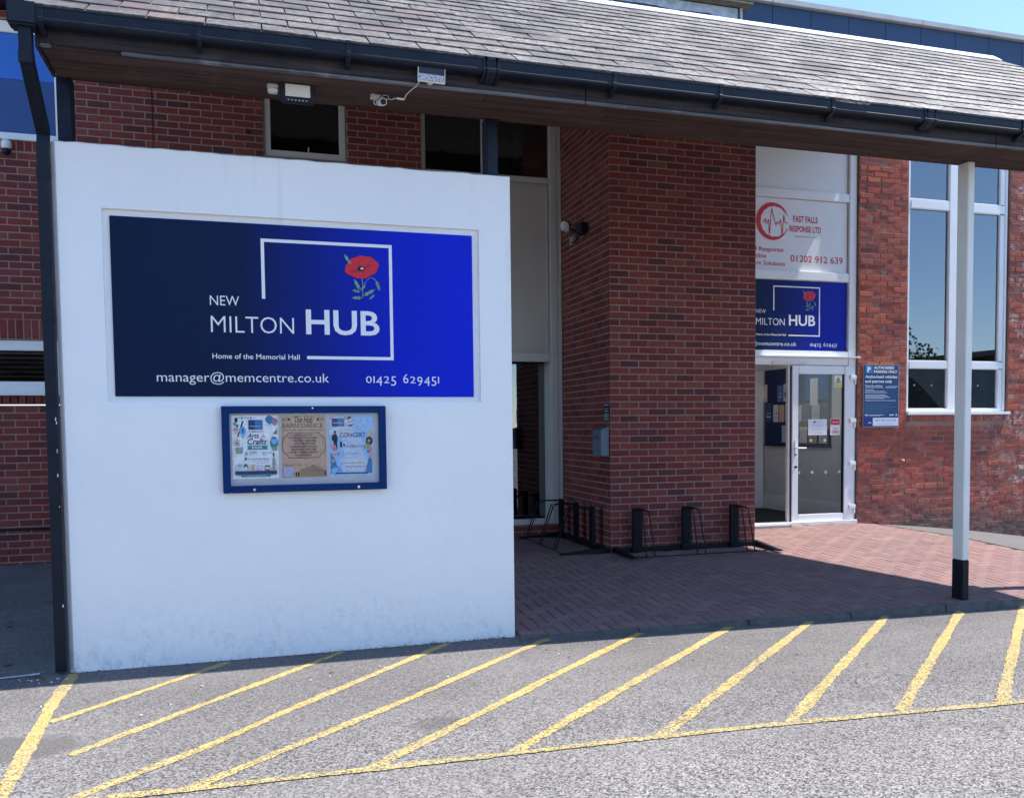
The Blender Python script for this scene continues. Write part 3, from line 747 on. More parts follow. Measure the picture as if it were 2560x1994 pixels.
# cladding above, roofs -------------------------------------------------
x = -1.75
while x < 10.0:
    MB().box(x + .004, x + .594, 1.75, 1.80, 5.55, 6.985).build('cladding_panel', M_CLAD, bld); x += .598
MB().box(-1.76, 10.1, 1.80, 9.0, 5.3, 6.97).build('upper_hall', M_CLAD, bld)
x = -1.8
while x < 10.2:
    MB().box(x + .002, min(x + 2.398, 10.2), 1.68, 2.1, 6.988, 7.06).build('coping', M_COPING, bld, bevel=.006); x += 2.4
MB().box(-9.0, -4.05, 1.25, 6.0, 5.745, 6.1).build('roof_eave', M_NAVYFASCIA, bld)
MB().box(-9.0, -1.77, 2.0, 6.0, 5.0, 5.74).build('upper_wall', M_MORTAR, bld)
# timber roof box with peeling boards standing behind the canopy ridge
rb = win('rooftop_box')
m = MB(); m.box(-1.2, 2.30, 1.32, 1.74, 5.7, 6.66); m.build('box_wall', M_CLAD, rb)
m = MB(); n_ = 60
top, bot = [], []
for i in range(n_ + 1):
    x = -1.2 + (2.27 + 1.2) * i / n_
    zb = 6.545 + .018 * math.sin(x * 2.1 + .6) + .008 * math.sin(x * 7.3) + random.uniform(-.003, .003) + (.02 if 1.45 < x < 1.9 else 0) - max(0, x - 1.9) * .09
    top.append((x, 1.315, 6.66)); bot.append((x, 1.315 - .006, zb))
for i in range(n_): m.quad(bot[i], bot[i + 1], top[i + 1], top[i])
for i in range(n_): m.quad(bot[i], (bot[i][0], 1.319, bot[i][2]), (bot[i + 1][0], 1.319, bot[i + 1][2]), bot[i + 1])
m.build('peeling_board', M_PALEBOARD, rb)
MB().box(2.302, 2.335, 1.30, 1.36, 5.8, 6.67).build('corner_post', M_COPING, rb, bevel=.004)
MB().box(.545, .57, 1.295, 1.312, 6.4, 6.66).build('corner_post', M_COPING, rb, bevel=.003)
MB().box(-1.3, 2.43, 1.18, 1.9, 6.675, 6.70).build('felt_roof', M_ROOFFELT, rb, bevel=.004)

# ------------------------------------------------------------------ entrance canopy
cano = thing('entrance_canopy', (0, -3.1, -.1), 'long slate roofed entrance canopy on slim posts with black gutter', 'canopy')
PITCH = rad(32); CX0, CX1 = -4.86, 4.44
EY, EZ = -3.585, 3.742
sl = (Vector((0, math.cos(PITCH), math.sin(PITCH))), Vector((0, -math.sin(PITCH), math.cos(PITCH))))
SLOPE = 3.30
def onroof(x, s, h): q = Vector((x, EY, EZ)) + sl[0] * s + sl[1] * h; return (x, q.y, q.z)
m = MB(); m.hexa([onroof(CX0 + .02, .03, -.07), onroof(CX1 - .02, .03, -.07), onroof(CX1 - .02, SLOPE, -.07), onroof(CX0 + .02, SLOPE, -.07), onroof(CX0 + .02, .03, -.012), onroof(CX1 - .02, .03, -.012), onroof(CX1 - .02, SLOPE, -.012), onroof(CX0 + .02, SLOPE, -.012)])
roof = m.build('roof', M_DECK, cano)
RYt = EY + SLOPE * math.cos(PITCH); RZt = EZ + SLOPE * math.sin(PITCH)
part('flat_roof', MB().box(CX0 + .02, CX1 - .01, RYt - .02, 1.745, RZt - .10, RZt - .03), M_ROOFFELT, cano)
GA, SWD, SLEN, TH = .207, .315, .45, .011
def slate_mesh(wd, ln):
    m = MB(); c = random.uniform(0, .004)
    lift0, lift1 = .024, .003                      # lower edge rests on two slates, the head on the batten
    P = []
    for h in (0, TH):
        for a, b in ((-wd / 2, 0), (wd / 2, 0), (wd / 2, ln), (-wd / 2, ln)):
            l = lift0 + (lift1 - lift0) * b / ln
            q = sl[0] * b + sl[1] * (l + h); P.append((a, q.y, q.z))
    return m.hexa(P)
SL = []
nrow = int(SLOPE / GA)
for r in range(-1, nrow):
    s0 = r * GA; ln = SLEN
    if r == -1: s0, ln = 0.0, GA * 1.35
    ln = min(ln, SLOPE - s0)
    off = 0 if r % 2 == 0 else SWD / 2
    k = -1
    while True:
        a = CX0 + off + k * SWD; b = a + SWD; k += 1
        if a >= CX1 - .02: break
        a2, b2 = max(a, CX0), min(b, CX1)
        if b2 - a2 < .05: continue
        SL.append(((a2 + b2) / 2, s0, b2 - a2 - .009, ln, r))
SL.sort(key=lambda q: (Vector(onroof(q[0], q[1], 0)) - CAM).length)
scache = {}; rs = MB()
vis_s = [q for q in SL]
for i, q in enumerate(vis_s):
    x, s0, wd, ln, r = q
    base = Vector((x, EY, EZ)) + sl[0] * (s0 - .03 + random.uniform(-.010, .008) - (random.uniform(.01, .03) if random.random() < .03 else 0)) + sl[1] * (.0 if r >= 0 else -.012)
    if i < 300:
        key = (round(wd, 3), round(ln, 3), random.randint(0, 2) if False else 0)
        if key not in scache:
            me = slate_mesh(wd, ln).mesh('slate'); me.materials.append(M_SLATE); scache[key] = me
        o = bpy.data.objects.new('slate', scache[key]); C.objects.link(o); o.location = base; o.parent = roof
        kk = 3.0 if random.random() < .07 else 1.0; o.rotation_euler = (random.uniform(-.006, .010) * kk, random.uniform(-.008, .008), random.uniform(-.012, .012) * kk)
    else:
        t = slate_mesh(wd, ln); i0 = len(rs.v); tn = random.random() * .998 + .001; ra, rb_ = random.uniform(-.010, .010), random.uniform(-.008, .008)
        rs.v += [(base.x + a, base.y + b + ra * a * .8, base.z + c + ra * a * .5 + rb_ * a) for a, b, c in t.v]
        rs.f += [tuple(i0 + w for w in f) for f in t.f]; rs.t += [tn] * len(t.f)
tag(rs.build('slates', M_SLATE, roof), kind='stuff')
# white ridge flashing in lengths
x = CX0
while x < CX1 - .05:
    x1 = min(x + 1.85, CX1 + .01); m = MB()
    s0 = SLOPE - .13
    m.hexa([onroof(x + .003, s0, .026), onroof(x1, s0, .026), onroof(x1, SLOPE + .03, .026), onroof(x + .003, SLOPE + .03, .026), onroof(x + .003, s0, .034), onroof(x1, s0, .034), onroof(x1, SLOPE + .03, .044), onroof(x + .003, SLOPE + .03, .044)])
    m.build('ridge_flashing', M_FLASH, cano); x = x1
# barge boards on both verges
for xa in (CX0 - .018, CX1 + .001):
    m = MB(); m.hexa([onroof(xa, .0, -.16), onroof(xa + .018, .0, -.16), onroof(xa + .018, SLOPE, -.16), onroof(xa, SLOPE, -.16), onroof(xa, .0, .0), onroof(xa + .018, .0, .0), onroof(xa + .018, SLOPE, .0), onroof(xa, SLOPE, .0)])
    m.build('barge_board', M_FASCIA, cano)
FX0, FX1 = -4.80, 4.48
for a, b in ((FX0, -1.532), (-1.528, 1.9), (1.904, FX1)):
    MB().box(a, b, -3.535, -3.508, 3.577, 3.735).build('fascia_board', M_FASCIA, cano, bevel=.003)
    MB().box(a + (.42 if a == FX0 else 0), b, -3.536, -3.51, 3.556, 3.576).build('fascia_bead', M_BEAD, cano, bevel=.005)
MB().box(FX0, FX0 + .06, -3.536, -3.51, 3.557, 3.576).build('fascia_bead', M_BEAD, cano, bevel=.006)
for i in range(3):
    y0 = -3.507 + i * .157
    for a, b in ((FX0 + .005, -2.2 + i * .9), (-2.197 + i * .9, 2.6 - i * .5), (2.603 - i * .5, FX1)):
        MB().box(a, b, y0, y0 + .1555, 3.558 + .0012 * i, 3.578).build('soffit_board', M_SOFFIT, cano, bevel=.002)
MB().box(FX0 - .02, FX0 - .001, -3.535, -3.05, 3.55, 3.745).build('box_end', M_FASCIA, cano, bevel=.003)
MB().box(FX0, FX1, -3.035, -2.93, 3.582, 3.80).build('beam', M_SOFFIT, cano, bevel=.004)
# rafters under the roof
for i in range(16):
    x = CX0 + .25 + i * .6
    m = MB(); m.hexa([onroof(x, .4, -.19), onroof(x + .045, .4, -.19), onroof(x + .045, SLOPE, -.19), onroof(x, SLOPE, -.19), onroof(x, .4, -.072), onroof(x + .045, .4, -.072), onroof(x + .045, SLOPE, -.072), onroof(x, SLOPE, -.072)])
    m.build('rafter', M_SOFFIT, cano)
# posts
def post(x0, x1, y0, y1, zb, zt, mat, band=None):
    p_ = MB().box(x0, x1, y0, y1, zb if not band else band, zt).build('post', mat, cano, bevel=.006)
    if band: MB().box(x0 - .001, x1 + .001, y0 - .001, y1 + .001, zb, band).build('painted_base', M_BLACKPAINT, p_, bevel=.006)
post(-4.815, -4.735, -2.98, -2.83, 3.0, 3.60, M_NAVYPOST)
post(-2.08, -2.0, -2.98, -2.83, 3.0, 3.60, M_NAVYPOST)
post(1.99, 2.058, -3.135, -3.005, -.125, 3.56, M_POST, .225)
post(4.20, 4.268, -3.135, -3.005, -.125, 3.56, M_POST, .225)
# gutter: open trough, then brackets and unions
prof = [(-3.54, 3.735), (-3.54, 3.652), (-3.555, 3.646), (-3.626, 3.650), (-3.642, 3.659), (-3.644, 3.670), (-3.637, 3.676), (-3.636, 3.728), (-3.641, 3.731), (-3.641, 3.738), (-3.632, 3.738), (-3.630, 3.676), (-3.62, 3.658), (-3.558, 3.654), (-3.546, 3.66), (-3.546, 3.735)]
m = MB(); k = len(prof)
for xx in (-4.93, 4.50): m.v += [(xx, a, b) for a, b in prof]
for i in range(k): m.f.append((i, (i + 1) % k, k + (i + 1) % k, k + i)); m.t.append(0.0)
m.f += [tuple(range(k))[::-1], tuple(range(k, 2 * k))]; m.t += [0.0, 0.0]
gut = m.build('gutter', M_BLACKPL, cano)
def clip(x, w): 
    mm = MB(); q = [(-3.537, 3.61), (-3.545, 3.606), (-3.63, 3.640), (-3.648, 3.652), (-3.651, 3.672), (-3.644, 3.678), (-3.643, 3.724), (-3.648, 3.728), (-3.648, 3.745), (-3.62, 3.746)]
    for xx in (x - w / 2, x + w / 2): mm.v += [(xx, a, b) for a, b in q]
    n = len(q)
    mm.f = [(i, (i + 1) % n, n + (i + 1) % n, n + i) for i in range(n - 1)] + [tuple(range(n))[::-1], tuple(range(n, 2 * n))]; mm.t = [0.0] * len(mm.f)
    mm.build('gutter_bracket', M_BLACKPL, gut)
for x in (-3.95, -3.10, -1.36, -.57, .338, 2.07, 3.0, 3.9): clip(x, .028)
for x in (-2.205, 1.19): clip(x, .11)
for x in (-2.24, -2.17, 1.155, 1.225): clip(x, .016)
# outlet and downpipe
MB().box(-4.935, -4.785, -3.655, -3.52, 3.625, 3.755).build('gutter_outlet', M_BLACKPL, gut, bevel=.012)
clip(-4.77, .03)
dp = MB(); dp.tube([(-4.855, -3.585, 3.64), (-4.855, -3.585, 3.465), (-4.880, -3.06, 3.215), (-4.886, -3.055, 3.1), (-4.890, -3.055, -.12)], .046, square=True)
dpo = dp.build('downpipe', M_BLACKPL, cano)
for z0, xo in ((3.43, (-4.855, -3.585)), (2.93, (-4.887, -3.055)), (2.05, (-4.888, -3.055)), (1.0, (-4.889, -3.055))):
    MB().box(xo[0] - .036, xo[0] + .036, xo[1] - .036, xo[1] + .036, z0, z0 + .07).build('pipe_socket', M_BLACKPL, dpo, bevel=.004)

for i in range(8):
    z = random.choice((random.uniform(.2, 2.2), random.uniform(.9, 1.5))); h = random.uniform(.006, .022); w_ = random.uniform(.002, .006)
    xx = -4.860 + random.uniform(-.006, 0); m = MB(); m.poly((xx - w_, -3.0888, z), (xx, -3.0888, z - h * .3), (xx + .002, -3.0888, z + h * .5), (xx - w_ * .4, -3.0888, z + h)); m.build('paint_splash', M_SIGNWHITE, dpo)

# ------------------------------------------------------------------ white rendered wall
WX0, WX1, WY, WB, WT, WZ = -4.85, -1.934, -3.06, -2.84, 3.172, -.25
RX0, RX1, RZ0, RZ1, RD = -4.575, -2.166, 1.57, 2.777, .032
m = MB(); cols = sorted(set([WX0 + .03, RX0, RX1, WX1 - .01] + [WX0 + .03 + i * .06 for i in range(1, 48) if WX0 + .03 + i * .06 < WX1 - .02]))
tz = {c: WT - .007 * ((c - WX0) / 2.9) + random.uniform(-.004, .003) for c in cols}
tz0, tz1 = WT - .002, WT - .012
F = lambda x, z: (x, WY, z)
for a, b in zip(cols[:-1], cols[1:]):
    m.quad(F(a, RZ1), F(b, RZ1), F(b, tz[b] - .008), F(a, tz[a] - .008))
    m.quad(F(a, tz[a] - .008), F(b, tz[b] - .008), (b, WY + .012, tz[b]), (a, WY + .012, tz[a]))
    m.quad((a, WY + .012, tz[a]), (b, WY + .012, tz[b]), (b, WB, tz[b]), (a, WB, tz[a]))
    m.quad(F(a, WZ), F(b, WZ), F(b, RZ0), F(a, RZ0))
    m.quad((b, WB, WZ), (a, WB, WZ), (a, WB, tz[a]), (b, WB, tz[b]))
c0, c9 = cols[0], cols[-1]
m.quad(F(c0, RZ0), F(RX0, RZ0), F(RX0, RZ1), F(c0, RZ1)); m.quad(F(RX1, RZ0), F(c9, RZ0), F(c9, RZ1), F(RX1, RZ1))
Rr = lambda x, z: (x, WY + RD, z)
m.quad(Rr(RX0, RZ0), Rr(RX1, RZ0), Rr(RX1, RZ1), Rr(RX0, RZ1))
m.quad(F(RX0, RZ0), F(RX1, RZ0), Rr(RX1, RZ0), Rr(RX0, RZ0)); m.quad(F(RX1, RZ1), F(RX0, RZ1), Rr(RX0, RZ1), Rr(RX1, RZ1))
m.quad(F(RX0, RZ1), F(RX0, RZ0), Rr(RX0, RZ0), Rr(RX0, RZ1)); m.quad(F(RX1, RZ0), F(RX1, RZ1), Rr(RX1, RZ1), Rr(RX1, RZ0))
za, zb = tz[c0], tz[c9]
m.quad((WX0, WY + .03, WZ), F(c0, WZ), F(c0, za - .008), (WX0, WY + .03, za - .01)); m.quad((WX0, WB, WZ), (WX0, WY + .03, WZ), (WX0, WY + .03, za - .01), (WX0, WB, za - .01))
m.quad(F(c9, WZ), (WX1, WY + .01, WZ), (WX1, WY + .01, zb - .006), F(c9, zb - .008)); m.quad((WX1, WY + .01, WZ), (WX1, WB, WZ), (WX1, WB, zb - .006), (WX1, WY + .01, zb - .006))
m.quad((c9, WY + .012, zb), (WX1, WY + .01, zb - .006), (WX1, WB, zb - .006), (c9, WB, zb)); m.quad((WX0, WY + .03, za - .01), (c0, WY + .012, za), (c0, WB, za), (WX0, WB, za - .01))
m.quad(F(c0, za - .008), (c0, WY + .012, za), (WX0, WY + .03, za - .01)); m.quad(F(c9, zb - .008), (WX1, WY + .01, zb - .006), (c9, WY + .012, zb))
one('rendered_wall', m, M_RENDER, 'white rendered freestanding wall with a sunk panel, under the canopy eave', 'wall')

# ------------------------------------------------------------------ signs
def poppy(m_red, m_dark, m_green, m_pale, f, y):
    """flat printed poppy; f maps unit coords (0..1 across, 0..1 up) to x, z"""
    def petal(cx, cz, rx, rz, n=18, wob=.06, ph=0):
        return [f(cx + rx * math.cos(t) * (1 + wob * math.sin(5 * t + ph)), cz + rz * math.sin(t) * (1 + wob * math.cos(4 * t + ph))) for t in (2 * math.pi * i / n for i in range(n))]
    flat(m_red, petal(.46, .83, .31, .165, ph=1, wob=.09), y); flat(m_red, petal(.27, .68, .27, .15, ph=2, wob=.08), y - .0004); flat(m_red, petal(.70, .77, .29, .21, ph=0, wob=.09), y - .0008); flat(m_red, petal(.46, .62, .30, .15, ph=3, wob=.08), y - .0012)
    flat(m_dark, petal(.47, .70, .11, .055), y - .0016); flat(m_pale, petal(.50, .705, .045, .022, 10), y - .002)
    for a, b, w in (((.20, .62), (.42, .66), .008), ((.55, .55), (.51, .66), .008), ((.75, .80), (.56, .72), .008), ((.36, .86), (.45, .74), .007)):
        flat(m_dark, [f(a[0], a[1] - w), f(b[0], b[1] - w), f(b[0], b[1] + w), f(a[0], a[1] + w)], y - .0018)
    def leaf(x0, z0, x1, z1, w):
        dx, dz = x1 - x0, z1 - z0; L = math.hypot(dx, dz); nx, nz = -dz / L * w, dx / L * w
        flat(m_green, [f(x0, z0), f(x0 + .3 * dx - nx, z0 + .3 * dz - nz), f(x0 + .45 * dx - nx * .6, z0 + .45 * dz - nz * .6), f(x0 + .65 * dx - nx * .9, z0 + .65 * dz - nz * .9), f(x1, z1), f(x0 + .6 * dx + nx * .8, z0 + .6 * dz + nz * .8), f(x0 + .4 * dx + nx * .5, z0 + .4 * dz + nz * .5), f(x0 + .3 * dx + nx, z0 + .3 * dz + nz)], y - .0002)
    leaf(.20, .76, -.02, 1.03, .05)
    leaf(.42, .22, .26, .46, .055); leaf(.44, .20, .60, .33, .04); leaf(.44, .17, .20, .20, .04); leaf(.52, .08, .88, .24, .05); leaf(.48, .03, .18, .02, .045); leaf(.70, 0.0, .86, .12, .03)
    for pts in ([(.50, .02), (.52, .30), (.49, .52)], [(.52, .22), (.60, .40), (.72, .50), (.84, .49), (.93, .40)]):
        for (a, b), (c, d) in zip(pts[:-1], pts[1:]): flat(m_green, [f(a - .012, b), f(c - .012, d), f(c + .012, d + .008), f(a + .012, b + .008)], y - .0001)
    leaf(.91, .44, 1.02, .20, .055)

M_PGREEN = plain('leaf_green_print', (.16, .30, .17), .5, .3, 60)
def digits_old(s, x0, x1, zb, xh, y, mat, parent, bold=-.004):
    """old-style figures: 0 1 2 sit at x-height, 3 4 5 7 9 hang below, 6 8 rise above"""
    G_ = [None if c == ' ' else glyphs(c, bold) for c in s]
    def ext(v): return min(a[0] for a in v), max(a[0] for a in v), min(a[1] for a in v), max(a[1] for a in v)
    gap = .13; W_ = []
    for c, g in zip(s, G_):
        if g is None: W_.append(.42); continue
        a, b, lo, hi = ext(g[0]); W_.append((b - a) / (.73 if False else 1) + gap)
    u = (x1 - x0) / (sum(W_) - gap); x = x0; m = MB()
    for c, g, w in zip(s, G_, W_):
        if g is not None:
            v, f = g; ax, bx, ay, by = ext(v); lo, hi = (0, 1) if c in '012' else ((-.38, 1) if c in '34579' else (0, 1.38))
            i0 = len(m.v)
            m.v += [(x + (a[0] - ax) * u, y, zb + (lo + (a[1] - ay) / (by - ay) * (hi - lo)) * xh) for a in v]
            m.f += [tuple(i0 + q for q in h) for h in f]; m.t += [0.0] * len(f)
        x += w * u
    return m.build('lettering', mat, parent)

hs = thing('hub_sign', (-3.37, -3.03, 1.606), 'large navy to blue NEW MILTON HUB sign sunk into the white wall', 'sign')
SY = WY + RD
MB().box(-4.533, -2.212, SY - .012, SY - .001, 1.606, 2.737).build('panel', M_GRAD, hs, bevel=.002)
ty = SY - .0136
m = MB(); q = .021
for a in ((-3.632, -3.632 + q, 2.25, 2.642), (-3.632 + q, -2.775, 2.642 - q, 2.642), (-2.775 - q, -2.775, 1.857, 2.642 - q), (-3.353, -2.775 - q, 1.857, 1.857 + q)):
    flat(m, [(a[0], a[2]), (a[1], a[2]), (a[1], a[3]), (a[0], a[3])], ty)
m.build('emblem_box', M_SIGNWHITE, hs)
text('NEW', -3.955, -3.775, 2.198, 2.26, ty, M_SIGNWHITE, hs, -.004)
text('MILTON', -3.953, -3.433, 2.023, 2.13, ty, M_SIGNWHITE, hs, -.010)
text('HUB', -3.355, -2.868, 2.021, 2.188, ty, M_SIGNWHITE, hs, .018)
text('Home of the Memorial Hall', -3.949, -3.401, 1.853, 0, ty, M_SIGNWHITE, hs, .006, cap=.035)
text('manager@memcentre.co.uk', -4.287, -3.213, 1.702, 0, ty, M_SIGNWHITE, hs, -.003, cap=.064)
digits_old('01425 629451', -2.966, -2.461, 1.70, .046, ty, M_SIGNWHITE, hs)
mr, md, mg, mp = MB(), MB(), MB(), MB()
poppy(mr, md, mg, mp, lambda a, b: (-3.094 + a * .23, 2.268 + b * .292), ty)
mr.build('poppy_petals', M_RED, hs); md.build('poppy_centre', M_BLACKPRINT, hs); mg.build('poppy_leaves', M_PGREEN, hs); mp.build('poppy_seed_head', M_SIGNWHITE, hs)
for x, z in ((-3.95, 2.70), (-3.36, 2.695), (-2.80, 2.69), (-2.245, 2.70), (-2.245, 2.17), (-2.245, 1.625), (-3.36, 1.625), (-2.80, 1.625), (-3.36, 2.20)):
    MB().disc((x, SY - .012, z), .006, 'y', 8, .003).build('screw', M_BLACKPRINT, hs)

# small hub sign over the door
h2 = thing('hub_sign', (3.0, FY + .085, 2.395), 'smaller blue NEW MILTON HUB sign above the white entrance door', 'sign')
HY = FY + .085
MB().box(1.93, 4.185, HY, HY + .012, 2.395, 3.338).build('panel', M_GRAD2, h2, bevel=.002)
hy = HY - .0016; m = MB(); q = .017
for a in ((3.022, 3.022 + q, 2.93, 3.262), (3.022 + q, 3.755, 3.262 - q, 3.262), (3.755 - q, 3.755, 2.588, 3.262 - q), (3.26, 3.755 - q, 2.588, 2.588 + q)):
    flat(m, [(a[0], a[2]), (a[1], a[2]), (a[1], a[3]), (a[0], a[3])], hy)
m.build('emblem_box', M_SIGNWHITE, h2)
text('NEW', 2.757, 2.91, 2.888, 2.938, hy, M_SIGNWHITE, h2, -.002)
text('MILTON', 2.757, 3.20, 2.728, 2.822, hy, M_SIGNWHITE, h2, -.006)
text('HUB', 3.265, 3.68, 2.728, 2.876, hy, M_SIGNWHITE, h2, .02)
text('Home of the Memorial Hall', 2.757, 3.22, 2.588, 0, hy, M_SIGNWHITE, h2, .016, cap=.03)
text('manager@memcentre.co.uk', 2.40, 3.385, 2.455, 0, hy, M_SIGNWHITE, h2, .0, cap=.055)
digits_old('01425 629451', 3.60, 4.03, 2.455, .04, hy, M_SIGNWHITE, h2, .004)
mr, md, mg, mp = MB(), MB(), MB(), MB()
poppy(mr, md, mg, mp, lambda a, b: (3.485 + a * .20, 2.945 + b * .262), hy)
mr.build('poppy_petals', M_RED, h2); md.build('poppy_centre', M_BLACKPRINT, h2); mg.build('poppy_leaves', M_PGREEN, h2); mp.build('poppy_seed_head', M_SIGNWHITE, h2)

# white care company sign
fs = thing('care_company_sign', (3.0, FY + .085, 3.47), 'white sign with red ring emblem reading FAST FALLS RESPONSE LTD above the door', 'sign')
MB().box(1.93, 4.185, HY + .001, HY + .012, 3.47, 4.425).build('panel', M_SIGNPANEL, fs, bevel=.002)
m = MB(); cx, cz = 3.005, 4.117; n_ = 44
for i in range(n_):
    def ringpt(i, o):
        t = rad(20 + 320 * i / n_) if True else 0
        wv = .066 * max(0.05, math.sin(math.pi * min(1, (i / n_) * 1.02)) ** .8)
        r = .245 + (.006 if o else -wv) + (.004 * math.sin(i * 1.7) if not o else 0)
        return (cx + r * math.cos(t), cz + r * math.sin(t))
    flat(m, [ringpt(i, 0), ringpt(i + 1, 0), ringpt(i + 1, 1), ringpt(i, 1)], hy)
m.build('ring_emblem', M_RED, fs)
m = MB(); pul = [(-.14, -.03), (-.11, .03), (-.09, -.04), (-.06, .02), (-.045, -.17), (-.01, .17), (.03, .02), (.055, -.05), (.075, .0), (.10, -.03), (.125, .03), (.15, -.17), (.175, .09), (.195, -.01), (.235, -.01)]
for (a, b), (c, d) in zip(pul[:-1], pul[1:]):
    L = math.hypot(c - a, d - b); nx, nz = -(d - b) / L * .006, (c - a) / L * .006
    flat(m, [(cx + a - nx, cz + b - nz), (cx + c - nx, cz + d - nz), (cx + c + nx, cz + d + nz), (cx + a + nx, cz + b + nz)], hy)
m.build('pulse_line', M_RED, fs)
text('FAST FALLS', 3.325, 3.712, 4.125, 4.212, hy, M_TEXTRED, fs, .026)
text('RESPONSE LTD', 3.27, 3.764, 3.995, 4.078, hy, M_TEXTRED, fs, .026)
text('Always there for you', 3.345, 3.69, 3.925, 0, hy, plain('grey_pink_print', (.45, .28, .32), .5), fs, .004, cap=.028)
text('Fall Response', 2.645, 3.175, 3.715, 0, hy, M_TEXTRED, fs, .012, cap=.062)
text('Lifeline', 2.645, 2.915, 3.625, 0, hy, M_TEXTRED, fs, .012, cap=.062)
text('Care Solutions', 2.655, 3.20, 3.53, 0, hy, M_TEXTRED, fs, .012, cap=.062)
text('01202 912 639', 3.285, 4.117, 3.59, 3.685, hy, M_TEXTRED, fs, .014)

# parking sign
ps = thing('parking_sign', (4.69, FY - .02, 1.335), 'navy AUTHORISED PARKING ONLY sign on the brick wall beside the door', 'sign')
PY = FY - .022; py = PY - .0018
MB().box(4.40, 4.985, PY, PY + .012, 1.338, 2.205).build('panel', M_NAVYPRINT, ps, bevel=.003)
MB().box(4.395, 4.99, PY + .003, PY + .016, 1.332, 2.21).build('panel_edge', M_COPING, ps)
m = MB(); flat(m, [(4.425, 2.085), (4.545, 2.085), (4.545, 2.195), (4.425, 2.195)], py); m.build('parking_square', plain('parking_blue_print', (.02, .17, .48), .4), ps)
text('P', 4.458, 4.515, 2.10, 2.178, py - .0006, M_SIGNWHITE, ps, .03)
text('AUTHORISED', 4.565, 4.905, 2.148, 2.187, py, M_SIGNWHITE, ps, .03)
text('PARKING ONLY', 4.565, 4.955, 2.092, 2.131, py, M_SIGNWHITE, ps, .03)
text('Authorised vehicles', 4.425, 4.955, 2.022, 0, py, M_SIGNWHITE, ps, .02, cap=.04)
text('and patrons only', 4.425, 4.87, 1.958, 0, py, M_SIGNWHITE, ps, .02, cap=.04)
text('Terms & conditions', 4.425, 4.71, 1.902, 0, py, M_SIGNWHITE, ps, .014, cap=.024)
text('A', 4.765, 4.795, 1.88, 1.91, py, M_PRINTBLUE, ps, .03)
m = MB()
for z, a, b in ((1.885, 4.425, 4.72), (1.853, 4.425, 4.57), (1.833, 4.425, 4.75), (1.814, 4.425, 4.79), (1.783, 4.425, 4.76), (1.765, 4.425, 4.80), (1.748, 4.425, 4.84), (1.734, 4.425, 4.74), (1.703, 4.425, 4.93), (1.902, 4.805, 4.965), (1.885, 4.80, 4.94)):
    x = a
    while x < b: 
        e = min(b, x + random.uniform(.012, .04)); flat(m, [(x, z), (e, z), (e, z + .007), (x, z + .007)], py); x = e + .004
m.build('small_print', M_PRINTBLUE, ps)
m = MB()
for i in range(9):
    z = 1.665 - i * .0165; b = 4.94 - (i * 37 % 11) * .022; x = 4.425
    while x < b:
        e = min(b, x + random.uniform(.01, .035)); flat(m, [(x, z), (e, z), (e, z + .004), (x, z + .004)], py); x = e + .005
m.build('small_print', plain('dim_blue_print', (.10, .20, .36), .5), ps)
m = MB()
for a, b, z, hh in ((4.425, 4.475, 1.495, .016), (4.83, 4.90, 1.497, .015), (4.935, 4.96, 1.493, .024)): flat(m, [(a, z), (b, z), (b, z + hh), (a, z + hh)], py)
for a, b, z in ((4.49, 4.74, 1.503), (4.49, 4.69, 1.494)): flat(m, [(a, z), (b, z), (b, z + .005), (a, z + .005)], py)
m.build('scheme_badges', M_PRINTBLUE, ps)
m = MB(); flat(m, [(4.555, 1.352), (4.98, 1.352), (4.98, 1.465), (4.555, 1.465)], py); m.build('name_strip', M_PRINTBLUE, ps)
m = MB(); flat(m, [(4.405, 1.352), (4.553, 1.352), (4.553, 1.465), (4.405, 1.465)], py); m.build('name_logo', plain('deep_blue_print', (.012, .02, .20), .4), ps)
text('NEW MILTON HUB', 4.595, 4.94, 1.418, 1.445, py - .0006, plain('grey_blue_print', (.25, .28, .45), .5), ps, .02)
text('Home of the Memorial Hall', 4.635, 4.90, 1.372, 0, py - .0006, plain('grey_blue_print', (.25, .28, .45), .5), ps, .0, cap=.016)
text('HUB', 4.475, 4.53, 1.39, 1.405, py - .0006, M_SIGNWHITE, ps, .03)

# ------------------------------------------------------------------ notice board on the white wall
nb = thing('notice_board', (-3.37, WY, .972), 'blue framed glazed notice case hanging on the white wall below the large sign', 'notice board')
NY = WY - .045
for a in ((-3.904, -3.856, .973, 1.542), (-2.893, -2.845, .973, 1.542)): MB().box(a[0], a[1], NY, WY - .001, a[2], a[3]).build('case_frame', M_BLUECASE, nb, bevel=.003)
for a in ((-3.8555, -2.8935, .973, 1.019), (-3.8555, -2.8935, 1.495, 1.542)): MB().box(a[0], a[1], NY + .001, WY - .001, a[2], a[3]).build('case_frame', M_BLUECASE, nb, bevel=.003)
MB().box(-3.857, -2.892, WY - .012, WY - .002, 1.018, 1.496).build('backing', M_PINBOARD, nb)
pane(-3.856, -2.893, 1.019, 1.495, NY + .012, M_CASEGLASS, nb)
for x in (-3.71, -3.036): MB().disc((x, NY, .994), .009, 'y', 12, .006).build('lock', M_CHROME, nb)
MB().disc((-3.33, NY, 1.528), .006, 'y', 10, .008).build('lock', M_CHROME, nb)
QY = WY - .0135
